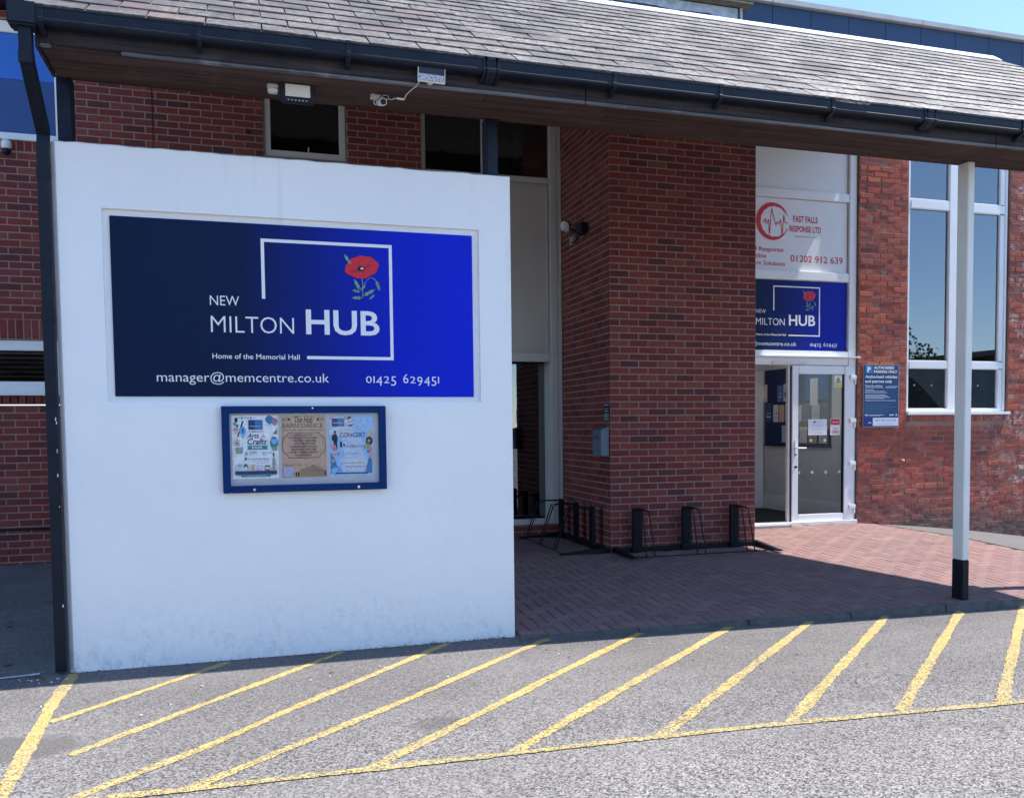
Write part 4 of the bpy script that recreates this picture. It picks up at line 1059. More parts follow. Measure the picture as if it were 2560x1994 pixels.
def poster(name, x0, x1, z0, z1, mat, lab):
    o = thing(name, ((x0 + x1) / 2, QY, z0), lab, 'poster', 'posters in the notice case')
    m = MB(); m.box(x0, x1, QY, QY + .001, z0, z1); m.build('sheet', mat, o)
    def f(a, b): return (x0 + a * (x1 - x0), z0 + b * (z1 - z0))
    lay = [0]
    def shape(pts, mat, nm='printed_shape'):
        lay[0] += 1; mm = MB(); flat(mm, [f(*q) for q in pts], QY - .0005 - .00012 * lay[0]); return mm.build(nm, mat, o)
    def blob(cx, cz, rx, rz, mat, n=14, nm='printed_shape', wob=.0): return shape([(cx + rx * math.cos(t) * (1 + wob * math.sin(3 * t)), cz + rz * math.sin(t) * (1 + wob * math.cos(4 * t))) for t in (2 * math.pi * i / n for i in range(n))], mat, nm)
    def rect(a, b, c, d, mat, nm='printed_shape'): return shape([(a, c), (b, c), (b, d), (a, d)], mat, nm)
    def tx(s, a, b, c, d, mat, bold=.01, shear=0.0, cap=None):
        lay[0] += 1; p, q = f(a, c), f(b, d)
        return text(s, p[0], q[0], p[1], q[1], QY - .0005 - .00012 * lay[0], mat, o, bold, cap=cap, shear=shear)
    return shape, blob, rect, tx
pc = {}
def ink(name, r, g, b):
    if name not in pc: pc[name] = plain(name, (r, g, b), .6, .15, 60)
    return pc[name]
I_NAVY, I_TEAL, I_BLUE, I_SKY, I_SAND, I_BROWN, I_PINK, I_WHITE, I_DK = ink('navy_ink', .03, .06, .16), ink('teal_ink', .03, .27, .25), ink('blue_ink', .06, .20, .42), ink('sky_ink', .22, .48, .78), ink('sand_ink', .55, .47, .36), ink('brown_ink', .15, .09, .06), ink('pink_ink', .66, .33, .33), ink('white_ink', .76, .78, .80), ink('dark_ink', .02, .025, .03)
I_PALE, I_GREENISH, I_OLIVE, I_CREAM, I_LILAC = ink('pale_blue_ink', .52, .62, .74), ink('sage_ink', .25, .37, .36), ink('olive_ink', .34, .34, .20), ink('cream_ink', .66, .61, .50), ink('lilac_ink', .40, .42, .62)
S_, B_, R_, T_ = poster('poster', -3.843, -3.553, 1.064, 1.481, ink('paper_pale', .84, .86, .88), 'pale Arts and Crafts Fair poster in the notice case')
for i in range(5): S_([(.13 + i * .065, .975), (.185 + i * .065, .97), (.157 + i * .065, .935)], (I_LILAC, I_BLUE, I_PINK)[i % 3])
B_(.10, .93, .035, .04, I_DK); B_(.07, .87, .03, .03, I_GREENISH); B_(.12, .84, .03, .025, I_TEAL); B_(.09, .78, .06, .03, I_PINK); B_(.10, .73, .05, .03, I_CREAM)
S_([(.11, .66), (.14, .66), (.26, .91), (.23, .92)], I_DK); B_(.24, .74, .07, .09, I_SKY, wob=.15); B_(.24, .76, .035, .05, I_BLUE)
R_(.36, .67, .775, .93, I_BLUE, 'printed_logo'); R_(.36, .50, .778, .927, I_NAVY, 'printed_logo'); T_('NEW MILTON HUB', .40, .62, .82, .84, I_WHITE)
B_(.82, .93, .09, .065, I_BLUE, wob=.1); B_(.93, .90, .07, .06, ink('plum_ink', .40, .25, .33), wob=.1); R_(.74, .92, .845, .86, I_PALE)
S_([(.90, .72), (.98, .69), (.985, .80), (.95, .76)], I_OLIVE); S_([(.87, .70), (.97, .72), (.97, .75)], I_BROWN)
T_('COMMUNITY', .34, .70, .735, .755, I_NAVY, .01); T_('Arts', .33, .58, .645, .72, I_NAVY, .012, .3); T_('&', .64, .72, .65, .70, ink('apricot_ink', .68, .42, .28)); T_('Crafts', .33, .75, .54, .635, I_NAVY, .012, .3)
S_([(.32, .46), (.78, .46), (.75, .49), (.78, .525), (.32, .525), (.345, .49)], I_TEAL); T_('FAIR', .43, .66, .475, .512, I_WHITE, .02)
S_([(.05, .52), (.17, .52), (.17, .59), (.11, .64), (.05, .59)], I_SAND); B_(.11, .565, .018, .014, I_DK); S_([(.08, .40), (.22, .40), (.24, .50), (.07, .50)], I_GREENISH); B_(.14, .44, .05, .03, I_OLIVE)
B_(.91, .56, .09, .10, I_TEAL, wob=.06); B_(.92, .60, .075, .055, I_SKY); R_(.86, .95, .62, .66, I_BLUE); B_(.92, .47, .06, .035, I_OLIVE)
T_('SATURDAY', .36, .55, .405, .43, I_NAVY); T_('20TH SEPT', .36, .53, .37, .39, I_LILAC); R_(.27, .33, .37, .425, I_LILAC); B_(.68, .40, .035, .028, I_LILAC); B_(.68, .40, .026, .02, I_PALE); T_('10AM - 4PM', .74, .86, .395, .42, I_LILAC)
B_(.29, .315, .02, .025, I_NAVY); T_('AT THE NEW MILTON HUB', .34, .80, .30, .323, I_NAVY); T_('WHITEFIELD ROAD, NEW MILTON', .34, .80, .27, .288, I_LILAC, .0); T_('FREE PARKING', .48, .80, .243, .258, I_LILAC, .0)
S_([(.86, .13), (.93, .13), (.93, .30), (.905, .33), (.905, .40), (.88, .40), (.88, .33), (.86, .30)], I_GREENISH); R_(.878, .908, .35, .405, I_DK)
B_(.12, .19, .07, .05, I_CREAM); B_(.16, .21, .05, .03, I_SKY); B_(.28, .19, .045, .05, I_BROWN); B_(.28, .17, .03, .03, I_WHITE); B_(.45, .17, .11, .055, I_CREAM, wob=.05); B_(.44, .17, .015, .05, I_OLIVE); B_(.60, .175, .06, .05, I_PALE); R_(.70, .80, .13, .21, I_BROWN); R_(.715, .79, .15, .185, I_WHITE); B_(.84, .14, .05, .03, I_SAND); B_(.95, .17, .035, .06, I_CREAM)
R_(.05, .96, .07, .125, I_NAVY); R_(.07, .94, .058, .068, ink('slate_ink', .12, .17, .30)); R_(.18, .82, .03, .062, I_TEAL); T_('FREE ADMISSION', .30, .70, .037, .055, I_PALE)

S_, B_, R_, T_ = poster('poster', -3.533, -3.243, 1.064, 1.481, ink('kraft_paper', .54, .375, .27), 'brown The Hub Barn Dance poster, middle of the notice case')
T_('The Hub', .30, .70, .875, .985, I_DK, .008, .25); T_('BARN DANCE', .03, .93, .80, .87, I_BROWN, .012)
for cx in (.12, .88): B_(cx, .93, .085, .022, I_BROWN); B_(cx, .93, .06, .012, ink('kraft_paper', 0, 0, 0)); B_(cx + (.06 if cx < .5 else -.06), .935, .022, .022, I_DK)
T_('MUSIC BY LOCAL BAND, TRADITIONAL CALLER', .03, .95, .755, .77, I_DK, .014)
S_([(.0, .66), (.45, .72), (.52, .50), (.6, .30), (.42, .30), (.46, .56), (.2, .68)], ink('faded_pink_ink', .50, .27, .235))
fr_ = [(.16, .72), (.84, .72), (.87, .68), (.95, .64), (.99, .52), (.95, .40), (.87, .37), (.84, .32), (.16, .32), (.13, .37), (.05, .40), (.01, .52), (.05, .64), (.13, .68)]
for (a, b), (c, d) in zip(fr_, fr_[1:] + fr_[:1]):
    L = math.hypot(c - a, d - b); nx, nz = -(d - b) / L * .007, (c - a) / L * .005; S_([(a - nx, b - nz), (c - nx, d - nz), (c + nx, d + nz), (a + nx, b + nz)], I_BROWN, 'printed_border')
for s, a, b, z in (('JOIN US FOR', .30, .70, .67), ('SATURDAY 18 OCTOBER', .16, .80, .625), ('7.00 PM - 10.00 PM', .24, .76, .58), ('NEW MILTON HUB', .28, .74, .535), ('EXPERIENCED CALLER', .20, .78, .485), ('BEGINNERS WELCOME', .22, .77, .44), ('LIVELY BARN DANCE', .20, .80, .395), ('TICKETS ONLY', .30, .68, .35)): T_(s, a, b, z, z + .026, I_DK, .016)
S_([(.42, .02), (.42, .12), (.62, .155), (.70, .20), (.80, .155), (.98, .10), (.98, .02)], ink('tan_ink', .37, .25, .18))
for i in range(11): R_(.43 + i * .05, .436 + i * .05, .02, .12 + (.05 if 3 < i < 8 else 0), I_BROWN)
for (a, b), (c, d) in (((.42, .12), (.62, .155)), ((.62, .155), (.70, .20)), ((.70, .20), (.80, .155)), ((.80, .155), (.98, .10)), ((.6, .105), (.82, .105))): S_([(a, b), (c, d), (c, d + .008), (a, b + .008)], I_BROWN)
T_('BOOK TICKETS HERE', .03, .42, .20, .215, ink('rust_ink', .33, .10, .07)); R_(.03, .25, .02, .175, I_LILAC)
for a in (.30, .355): R_(a, a + .03, .02, .09, I_DK)
R_(.955, .985, .03, .10, I_DK)

S_, B_, R_, T_ = poster('poster', -3.222, -2.934, 1.066, 1.478, ink('paper_blue', .36, .56, .80), 'light blue Concert poster beside the right frame of the notice case')
R_(.02, .98, .02, .985, ink('paper_sky', .32, .55, .86)); S_([(.25, .05), (.75, .05), (.80, .35), (.62, .62), (.55, .78), (.20, .78), (.35, .5)], I_PALE); B_(.55, .55, .22, .12, I_PALE); B_(.3, .74, .3, .08, ink('mist_ink', .60, .66, .74)); B_(.6, .2, .3, .12, ink('mist_ink', 0, 0, 0))
S_([(.02, .05), (.22, .05), (.10, .32), (.02, .40)], I_BLUE); S_([(.98, .05), (.82, .05), (.90, .30), (.98, .38)], I_BLUE); B_(.15, .09, .12, .06, I_SKY)
S_([(.02, .985), (.52, .985), (.58, .82), (.02, .82)], I_PALE)
for q in ([(.34, .985), (.42, .985), (.36, .90)], [(.36, .88), (.58, .93), (.58, .90), (.36, .86)], [(.36, .85), (.44, .82), (.54, .82), (.38, .86)], [(.02, .985), (.14, .985), (.02, .93)]): S_(q, I_PINK)
for q in ([(.44, .985), (.52, .985), (.50, .95), (.40, .93)], [(.40, .84), (.5, .82), (.58, .86)]): S_(q, I_NAVY)
R_(.06, .35, .82, .955, I_BLUE, 'printed_logo'); R_(.06, .20, .822, .952, I_NAVY, 'printed_logo'); T_('NEW MILTON HUB', .09, .31, .87, .89, I_WHITE)
B_(.73, .92, .085, .062, I_SKY); B_(.73, .92, .07, .05, I_PALE); B_(.73, .92, .045, .034, I_LILAC); R_(.60, .86, .82, .83, I_LILAC)
T_('REMEMBRANCE', .20, .80, .735, .785, ink('faint_green_ink', .46, .60, .66), .0); T_('CONCERT', .24, .84, .645, .72, I_NAVY, .006)
S_([(.06, .60), (.10, .57), (.10, .47), (.13, .47), (.14, .55), (.16, .47), (.18, .46), (.18, .57), (.19, .62), (.17, .69), (.14, .705), (.08, .69), (.05, .64)], I_DK, 'printed_figure'); B_(.13, .73, .028, .025, I_DK, nm='printed_figure')
S_([(.24, .48), (.29, .48), (.29, .55), (.265, .58), (.24, .55)], I_DK, 'printed_figure'); B_(.335, .515, .018, .022, I_DK, nm='printed_figure')
B_(.08, .49, .06, .04, I_PINK); B_(.12, .45, .06, .03, ink('rose_ink', .58, .24, .24)); B_(.10, .35, .05, .03, I_PINK); B_(.20, .37, .04, .025, ink('rose_ink', 0, 0, 0)); B_(.07, .26, .03, .03, I_PINK)
B_(.93, .70, .06, .06, I_SAND); B_(.92, .58, .08, .07, I_DK); B_(.915, .58, .035, .03, I_OLIVE); B_(.87, .49, .08, .05, I_OLIVE); B_(.93, .43, .05, .05, ink('rose_ink', 0, 0, 0)); B_(.95, .33, .035, .05, I_PINK); B_(.89, .40, .03, .02, I_TEAL)
T_('NOVEMBER 2025', .39, .75, .47, .515, ink('mauve_ink', .45, .35, .50), .01); T_('DOORS OPEN 6.30 PM', .36, .66, .37, .385, I_NAVY, .0); R_(.28, .76, .35, .354, I_LILAC); T_('COMPERE & SINGERS', .36, .68, .295, .31, I_LILAC, .0)
T_('with the town band', .24, .80, .205, .235, I_OLIVE, .0, .2); T_('NEW MILTON HUB', .36, .88, .145, .17, I_NAVY, .0); T_('TICKETS AND DETAILS INSIDE', .34, .86, .095, .105, I_LILAC, .0); T_('£10', .17, .25, .14, .165, I_NAVY, .0); T_('£5', .18, .24, .09, .115, I_NAVY, .0)
S_([(.12, .045), (.88, .04), (.90, .06), (.14, .065)], I_NAVY)

# ------------------------------------------------------------------ things on the canopy
fl = thing('floodlight', (-3.39, -3.3, 3.555), 'black floodlight with pale glass under the canopy eave above the upper window', 'floodlight')
m = MB(); c = Vector((-3.388, -3.31, 3.515))
def tilt(px, py, pz): a = rad(14); return (c.x + px, c.y + py * math.cos(a) - pz * math.sin(a), c.z + py * math.sin(a) + pz * math.cos(a))
def tbox(x0, x1, y0, y1, z0, z1): return MB().hexa([tilt(*q) for q in ((x0, y0, z0), (x1, y0, z0), (x1, y1, z0), (x0, y1, z0), (x0, y0, z1), (x1, y0, z1), (x1, y1, z1), (x0, y1, z1))])
tbox(-.108, .108, -.02, .03, -.07, .07).build('housing', M_BLACKPL, fl, bevel=.012)
tbox(-.078, .078, -.027, -.021, -.026, .048).build('lens', M_LAMPGLASS, fl, bevel=.004)
for i in range(6): tbox(-.062 + i * .022, -.052 + i * .022, -.0225, -.021, -.05, -.042).build('led_mark', M_GREYPL, fl)
for x in (-.06, .06): MB().box(c.x + x - .012, c.x + x + .012, -3.30, -3.27, 3.55, 3.585).build('bracket', M_BLACKPL, fl)
tbox(-.07, .07, -.005, .02, .068, .08).build('bracket', M_BLACKPL, fl, bevel=.003)
jb = thing('junction_box', (-3.537, -3.3, 3.52), 'weathered white junction box on the soffit beside the floodlight', 'junction box')
MB().box(-3.572, -3.503, -3.315, -3.25, 3.535, 3.557).build('lid', M_CABLEW, jb, bevel=.006); MB().box(-3.568, -3.507, -3.31, -3.255, 3.508, 3.534).build('box', M_WHITEPL, jb, bevel=.006)
sc_ = thing('security_camera', (-2.855, -3.28, 3.56), 'small white bullet camera with a coil of cable under the canopy eave', 'security camera')
MB().tube([(-2.865, -3.24, 3.53), (-2.855, -3.345, 3.50)], .024, 16).build('body', M_WHITEPL, sc_, smooth=False)
MB().tube([(-2.8552, -3.345, 3.50), (-2.8548, -3.349, 3.4988)], .019, 16).build('lens', M_BLACKPL, sc_)
MB().tube([(-2.865, -3.25, 3.53), (-2.87, -3.25, 3.558)], .007, 8).build('stalk', M_WHITEPL, sc_); MB().disc((-2.87, -3.25, 3.552), .022, 'z', 12, .006).build('mount', M_WHITEPL, sc_)
pts = [(-2.895 + .034 * math.cos(t), -3.29 + .012 * math.sin(2.1 * t), 3.548 + .015 * math.sin(t * 1.07) + .004 * math.sin(t * 3)) for t in (i * .5 for i in range(70))]
MB().tube(pts, .0035, 5).build('cable_coil', M_CABLEW, sc_, smooth=True)
pts = [(-2.835 + .022 * math.cos(t), -3.30, 3.545 + .014 * math.sin(t)) for t in (i * .5 for i in range(28))]
MB().tube(pts, .0032, 5).build('cable_coil', M_CABLEW, sc_, smooth=True)
pts = [(-2.897 + .013 * math.cos(t), -3.30, 3.508 + .016 * math.sin(t)) for t in (i * .45 for i in range(16))]
MB().tube(pts, .003, 5).build('cable_coil', M_CABLEW, sc_, smooth=True)
cb = [(-2.825, -3.30, 3.54), (-2.80, -3.32, 3.527), (-2.78, -3.34, 3.531), (-2.75, -3.35, 3.53), (-2.722, -3.36, 3.524), (-2.715, -3.40, 3.54), (-2.69, -3.47, 3.553), (-2.672, -3.535, 3.553), (-2.66, -3.575, 3.57), (-2.657, -3.60, 3.59)]
MB().tube(cb, .004, 6).build('cable', M_CABLEW, sc_, smooth=True); MB().tube([(-2.765, -3.345, 3.531), (-2.722, -3.36, 3.524)], .0075, 8).build('plug', M_WHITEPL, sc_)
sp = thing('solar_panel', (-2.585, -3.53, 3.555), 'small white edged solar panel clipped to the fascia under the gutter', 'solar panel')
def sol(px, py, pz): a = rad(-12); b = rad(-1.5); x = -2.585 + px; return (x, -3.60 + py * math.cos(a) - pz * math.sin(a) * -1, 3.617 + py * math.sin(a) + pz * math.cos(a) + px * b)
def sbox(x0, x1, y0, y1, z0, z1): return MB().hexa([sol(*q) for q in ((x0, y0, z0), (x1, y0, z0), (x1, y1, z0), (x0, y1, z0), (x0, y0, z1), (x1, y0, z1), (x1, y1, z1), (x0, y1, z1))])
sbox(-.087, .087, -.006, .006, -.052, .052).build('frame', M_WHITEPL, sp, bevel=.002)
sbox(-.082, .082, -.0075, -.0062, -.047, .047).build('cells', plain('solar_cells', (.012, .02, .055), .3, .3, 90), sp)
n = N('silver_cell_grid'); p = n.pos(); f1 = n.noise(p, 160, 3, .7); n.done(n.mix(n.ramp(f1, ((.42, 0.0), (.58, 1.0))), (.05, .08, .16), (.72, .74, .78)), .3)
sbox(-.082, .082, -.0085, -.0077, -.047, -.008).build('cells', n.m, sp)
MB().tube([(-2.585, -3.595, 3.59), (-2.585, -3.536, 3.59)], .022, 14).build('mount', M_WHITEPL, sp)

# ------------------------------------------------------------------ things on the pier and left wall
lb = thing('letter_box', (0, .08, 1.05), 'grey blue steel letter box on the shaded side of the brick pier', 'letter box')
MB().box(-.10, -.004, -.0 + .03, .30, 1.06, 1.345).build('body', M_GREYBOX, lb, bevel=.006)
MB().hexa([(-.112, .025, 1.346), (-.003, .025, 1.346), (-.003, .305, 1.346), (-.112, .305, 1.346), (-.10, .03, 1.352), (-.003, .025, 1.375), (-.003, .305, 1.375), (-.10, .30, 1.352)]).build('lid', M_GREYBOX, lb)
for y in (.24, .15): MB().box(-.102, -.0995, y, y + .018, 1.24, 1.285).build('slot', M_BLACKPL, lb)
MB().disc((-.10, .19, 1.14), .01, 'x', 10, .004).build('lock', M_CHROME, lb)
np_ = thing('notice_plate', (0, .1, 1.42), 'small dark notice plate with pale bars above the letter box', 'plate')
MB().box(-.010, -.003, .02, .16, 1.43, 1.63).build('plate', plain('dark_teal_print', (.012, .045, .055), .5), np_, bevel=.002)
for z, a, b in ((1.615, .025, .155), (1.57, .06, .12), (1.545, .04, .14), (1.51, .03, .15), (1.49, .03, .15), (1.47, .03, .15), (1.45, .03, .15)): MB().box(-.0118, -.0102, a, b, z, z + .009).build('bar', plain('pale_green_print', (.42, .50, .48), .5), np_)
sl_ = thing('sensor_light', (0, .9, 3.6), 'white and black sensor light with a cable on the pier side', 'sensor light')
MB().hexa([(-.19, .98, 3.70), (-.12, .98, 3.68), (-.12, 1.10, 3.68), (-.19, 1.10, 3.70), (-.20, .98, 3.79), (-.13, .98, 3.77), (-.13, 1.10, 3.77), (-.20, 1.10, 3.79)]).build('lamp_head', M_WHITEPL, sl_, bevel=.008)
MB().hexa([(-.165, .99, 3.785), (-.09, .99, 3.74), (-.09, 1.09, 3.74), (-.165, 1.09, 3.785), (-.16, .99, 3.80), (-.085, .99, 3.755), (-.085, 1.09, 3.755), (-.16, 1.09, 3.80)]).build('lamp_hood', M_BLACKPL, sl_)
MB().tube([(-.11, 1.0, 3.70), (-.06, .92, 3.66), (-.01, .86, 3.64)], .022, 8).build('arm', M_BLACKPL, sl_, smooth=True)
MB().box(-.09, -.004, .66, .86, 3.60, 3.72).build('sensor_box', M_BLACKPL, sl_, bevel=.012)
MB().tube([(-.05, .72, 3.62), (-.08, .80, 3.55), (-.09, .95, 3.53), (-.07, 1.08, 3.56), (-.04, 1.15, 3.575)], .009, 6).build('cable', M_BLACKPL, sl_, smooth=True)
MB().box(-.05, -.004, 1.10, 1.20, 3.55, 3.64).build('socket_box', M_GREYPL, sl_, bevel=.006)
cc = thing('dome_camera', (-6.04, 1.52, 4.22), 'white dome camera on the brick wall at the left edge below the blue panel', 'security camera')
MB().tube([(-6.04, 1.60, 4.335), (-6.04, 1.53, 4.335)], .035, 14).build('mount', M_WHITEPL, cc)
pts = [(0, .0), (.035, -.002), (.047, .02), (.05, .05), (.047, .085), (.03, .10), (0, .104)]
m = MB(); n_ = 18
for r_, h_ in pts: m.v += [(-6.04 + max(r_, 1e-4) * math.cos(2 * math.pi * i / n_), 1.50 + max(r_, 1e-4) * math.sin(2 * math.pi * i / n_), 4.265 + h_) for i in range(n_)]
for k in range(len(pts) - 1):
    for i in range(n_): m.f.append((k * n_ + i, k * n_ + (i + 1) % n_, (k + 1) * n_ + (i + 1) % n_, (k + 1) * n_ + i)); m.t.append(0.0)
m.build('housing', M_WHITEPL, cc, smooth=True)
m = MB(); pts = [(0.0, -.052), (.02, -.048), (.036, -.034), (.043, -.012), (.044, .012)]
for r_, h_ in pts: m.v += [(-6.04 + max(r_, 1e-4) * math.cos(2 * math.pi * i / n_), 1.495 + max(r_, 1e-4) * math.sin(2 * math.pi * i / n_), 4.262 + h_) for i in range(n_)]
for k in range(len(pts) - 1):
    for i in range(n_): m.f.append((k * n_ + i, k * n_ + (i + 1) % n_, (k + 1) * n_ + (i + 1) % n_, (k + 1) * n_ + i)); m.t.append(0.0)
m.build('lens_globe', M_BLACKPL, cc, smooth=True)
one('wall_cable', MB().tube([(-7.6, 1.585, .36), (-6.2, 1.585, .352), (-5.3, 1.585, .345)], .013, 8), M_BLACKPL, 'black cable clipped along the foot of the left brick wall', 'cable', smooth=True)

# ------------------------------------------------------------------ bicycle racks
def rack(lab, loc, rot, length):
    o = thing('bicycle_rack', loc, lab, 'bicycle rack', 'wall bicycle racks at the pier')
    M4 = Matrix.Translation(loc) @ Matrix.Rotation(rot, 4, 'Z')
    def put(m, name, **kw):
        m.v = [tuple(M4 @ Vector(v)) for v in m.v]
        b = m.build(name, M_STEELBLACK, None, **kw); attach(b, o); return b
    put(MB().box(0, length, -.09, -.03, .004, .05), 'rear_rail', bevel=.004)
    for x in (0.0, length - .06):
        put(MB().hexa([(x, -.60, .002), (x + .06, -.60, .002), (x + .06, -.03, .002), (x, -.03, .002), (x, -.60, .014), (x + .06, -.60, .014), (x + .06, -.03, .062), (x, -.03, .062)]), 'foot', bevel=.003)
    put(MB().tube([(.03, -.56, .014), (length - .03, -.56, .014)], .006, 6), 'front_rod')
    for k in range(3):
        x = .20 + k * (length - .60) / 2
        m = MB(); m.box(x, x + .115, -.135, -.095, .01, .49)
        put(m, 'upright', bevel=.008)
        for q in (.028, .058, .088): put(MB().box(x + q - .006, x + q + .006, -.139, -.1352, .03, .475), 'rib')
        a = .004
        put(MB().tube([(x + .03, -.14, .475), (x + .03, -.34, .478), (x + .0, -.40, .47), (x - .02, -.555, .012), (x + .075, -.558, .012), (x + .075, -.40, .46), (x + .085, -.34, .478), (x + .085, -.14, .475)], .0078, 6), 'wheel_hoop')
    return o
rack('black bicycle rack standing against the front of the brick pier', (.005, -.002, -.003), 0.0, 1.79)
rack('black bicycle rack against the shaded left side of the brick pier', (-.002, 1.66, .0), -math.pi / 2, 1.72)

# ------------------------------------------------------------------ notices on the door and lobby board
dgy = dy0 + .0275
nt = thing('door_notice', (3.70, dgy, 1.232), 'white printed A4 notice stuck inside the door glass', 'notice', 'notices on the door glass')
MB().box(3.553, 3.853, dgy - .002, dgy - .0008, 1.232, 1.452).build('sheet', M_SIGNPANEL, nt)
text('NEW MILTON', 3.68, 3.79, 1.405, 1.42, dgy - .0026, I_LILAC, nt, .0)
m = MB(); flat(m, [(3.635, 1.40), (3.67, 1.40), (3.67, 1.425), (3.635, 1.425)], dgy - .0026); m.build('printed_logo', I_NAVY, nt)
m = MB()
for z, a, b in ((1.375, 3.60, 3.80), (1.355, 3.615, 3.785), (1.31, 3.62, 3.77), (1.26, 3.62, 3.79)): flat(m, [(a, z), (b, z), (b, z + .006), (a, z + .006)], dgy - .0026)
m.build('printed_lines', I_LILAC, nt)
op = thing('open_sign', (3.985, dgy, 1.23), 'white and red notice reading OPEN on the door glass', 'notice', 'notices on the door glass')
MB().box(3.908, 4.064, dgy - .003, dgy - .0018, 1.23, 1.46).build('sheet', M_SIGNPANEL, op)
m = MB(); flat(m, [(3.914, 1.37), (4.058, 1.37), (4.058, 1.453), (3.914, 1.453)], dgy - .0036); m.build('red_block', M_RED, op)
text('WELCOME', 3.935, 4.035, 1.40, 1.418, dgy - .0042, M_SIGNWHITE, op, .02); text('WE ARE', 3.945, 4.03, 1.31, 1.328, dgy - .0036, I_NAVY, op, .02); text('OPEN', 3.93, 4.045, 1.25, 1.295, dgy - .0036, M_RED, op, .03)
wr = thing('warning_sign', (4.033, dgy, 1.894), 'small yellow and white warning triangle sticker at the top of the door glass', 'sticker', 'notices on the door glass')
MB().box(3.97, 4.093, dgy - .002, dgy - .0008, 1.894, 2.054).build('sheet', M_SIGNPANEL, wr)
m = MB(); flat(m, [(3.985, 1.95), (4.078, 1.95), (4.031, 2.04)], dgy - .0026); m.build('black_triangle', M_BLACKPRINT, wr)
m = MB(); flat(m, [(3.995, 1.957), (4.067, 1.957), (4.031, 2.026)], dgy - .0030); flat(m, [(3.98, 1.90), (4.083, 1.90), (4.083, 1.94), (3.98, 1.94)], dgy - .0030); m.build('yellow_print', plain('warning_yellow', (.66, .50, .06), .5), wr)
m = MB(); flat(m, [(4.026, 1.975), (4.036, 1.975), (4.038, 2.008), (4.024, 2.008)], dgy - .0034); flat(m, [(4.027, 1.963), (4.035, 1.963), (4.035, 1.970), (4.027, 1.970)], dgy - .0034); m.build('exclamation_mark', M_BLACKPRINT, wr)
for i, (x, z) in enumerate(((3.41, .72), (3.62, .72), (3.84, .72), (4.06, .72), (3.60, 1.16), (3.82, 1.16))):
    MB().disc((x, dgy - .0003, z), .022, 'y', 12, .001).build('glass_dot', plain('frosted_dot', (.5, .5, .5), .6) if i == 0 else bpy.data.materials['frosted_dot'], dr)
bd = thing('lobby_notice_board', (4.21, 3.0, 1.06), 'dark blue lobby notice board full of leaflets seen through the door', 'notice board')
MB().box(4.195, 4.218, 2.08, 3.90, 1.06, 2.25).build('board', plain('navy_board', (.015, .03, .10), .8), bd); MB().box(4.185, 4.219, 2.06, 3.92, 1.04, 1.058).build('ledge', M_BLACKPL, bd)
pap = [plain('leaflet_paper', c, .7, .1, 40) for c in ((.62, .62, .6), (.70, .70, .70), (.10, .16, .36), (.55, .42, .30), (.42, .55, .62), (.66, .58, .5), (.05, .10, .24))]
k = 0
for row, zz in enumerate((1.10, 1.42, 1.74)):
    y = 2.14
    while y < 3.85:
        k += 1; wd = random.choice((.15, .21, .21))
        if (row == 2 and y < 2.75) or random.random() < .12: y += .25; continue
        hh = random.uniform(.24, .30)
        m = MB().box(4.190, 4.1935, y, y + wd, zz, zz + hh)
        o = thing('leaflet', (4.19, y + wd / 2, zz), ('small leaflet in the bottom row of the lobby notice board', 'small leaflet in the middle row of the lobby notice board', 'small leaflet in the upper row of the lobby notice board')[row], 'leaflet', 'leaflets on the lobby notice board')
        m.build('sheet', pap[(k * 5 + row) % 7], o)
        mm = MB()
        for q in range(random.randint(2, 4)):
            z2 = zz + hh * (.25 + .2 * q); mm.box(4.1885, 4.1898, y + .02, y + wd - random.uniform(.02, .08), z2, z2 + random.choice((.008, .02, .05)))
        mm.build('printed_lines', (I_NAVY, I_LILAC, I_BROWN, I_WHITE)[k % 4], o)
        y += wd + random.uniform(.02, .06)
op = thing('blue_poster', (4.19, 2.45, 1.72), 'blue poster with a long white list at the top of the lobby board', 'poster')
MB().box(4.189, 4.1935, 2.12, 2.72, 1.74, 2.24).build('sheet', plain('poster_blue', (.03, .12, .34), .6), op); MB().box(4.186, 4.188, 2.38, 2.58, 1.66, 2.06).build('list', M_SIGNPANEL, op)

# ------------------------------------------------------------------ opposite side of the car park (seen mirrored in the windows)
hou = thing('bungalow', (-10, -24, -.2), 'brick bungalow with brown tiled roof across the car park', 'building')
MB().box(-17, -3, -29, -20.5, -.3, 2.5).build('wall', M_BRICK, hou)
m = MB(); tcol = plain('brown_roof_tile', (.085, .058, .045), .85, .4, 3)
for r in range(16):
    y0 = -20.1 - r * .29; z0 = 2.4 + r * .165
    m.box(-17.4, -2.6, y0 - .34, y0, z0, z0 + .05)
m.box(-17.3, -2.7, -29.3, -24.7, 2.4, 2.5)
m.hexa([(-17.3, -29.4, 2.4), (-2.7, -29.4, 2.4), (-2.7, -20.4, 2.4), (-17.3, -20.4, 2.4), (-17.3, -24.9, 4.95), (-2.7, -24.9, 4.95), (-2.7, -24.6, 4.95), (-17.3, -24.6, 4.95)])
m.build('roof', tcol, hou)
hou2 = thing('flat_roofed_shed', (25, -20, -.2), 'long dark flat roofed building across the car park', 'building')
MB().box(23.2, 38, -24, -16, -.5, 3.9).build('wall', plain('brown_wall', (.12, .085, .07), .9), hou2); MB().box(22.9, 38.3, -24.3, -15.7, 3.9, 4.1).build('roof', M_ROOFFELT, hou2)
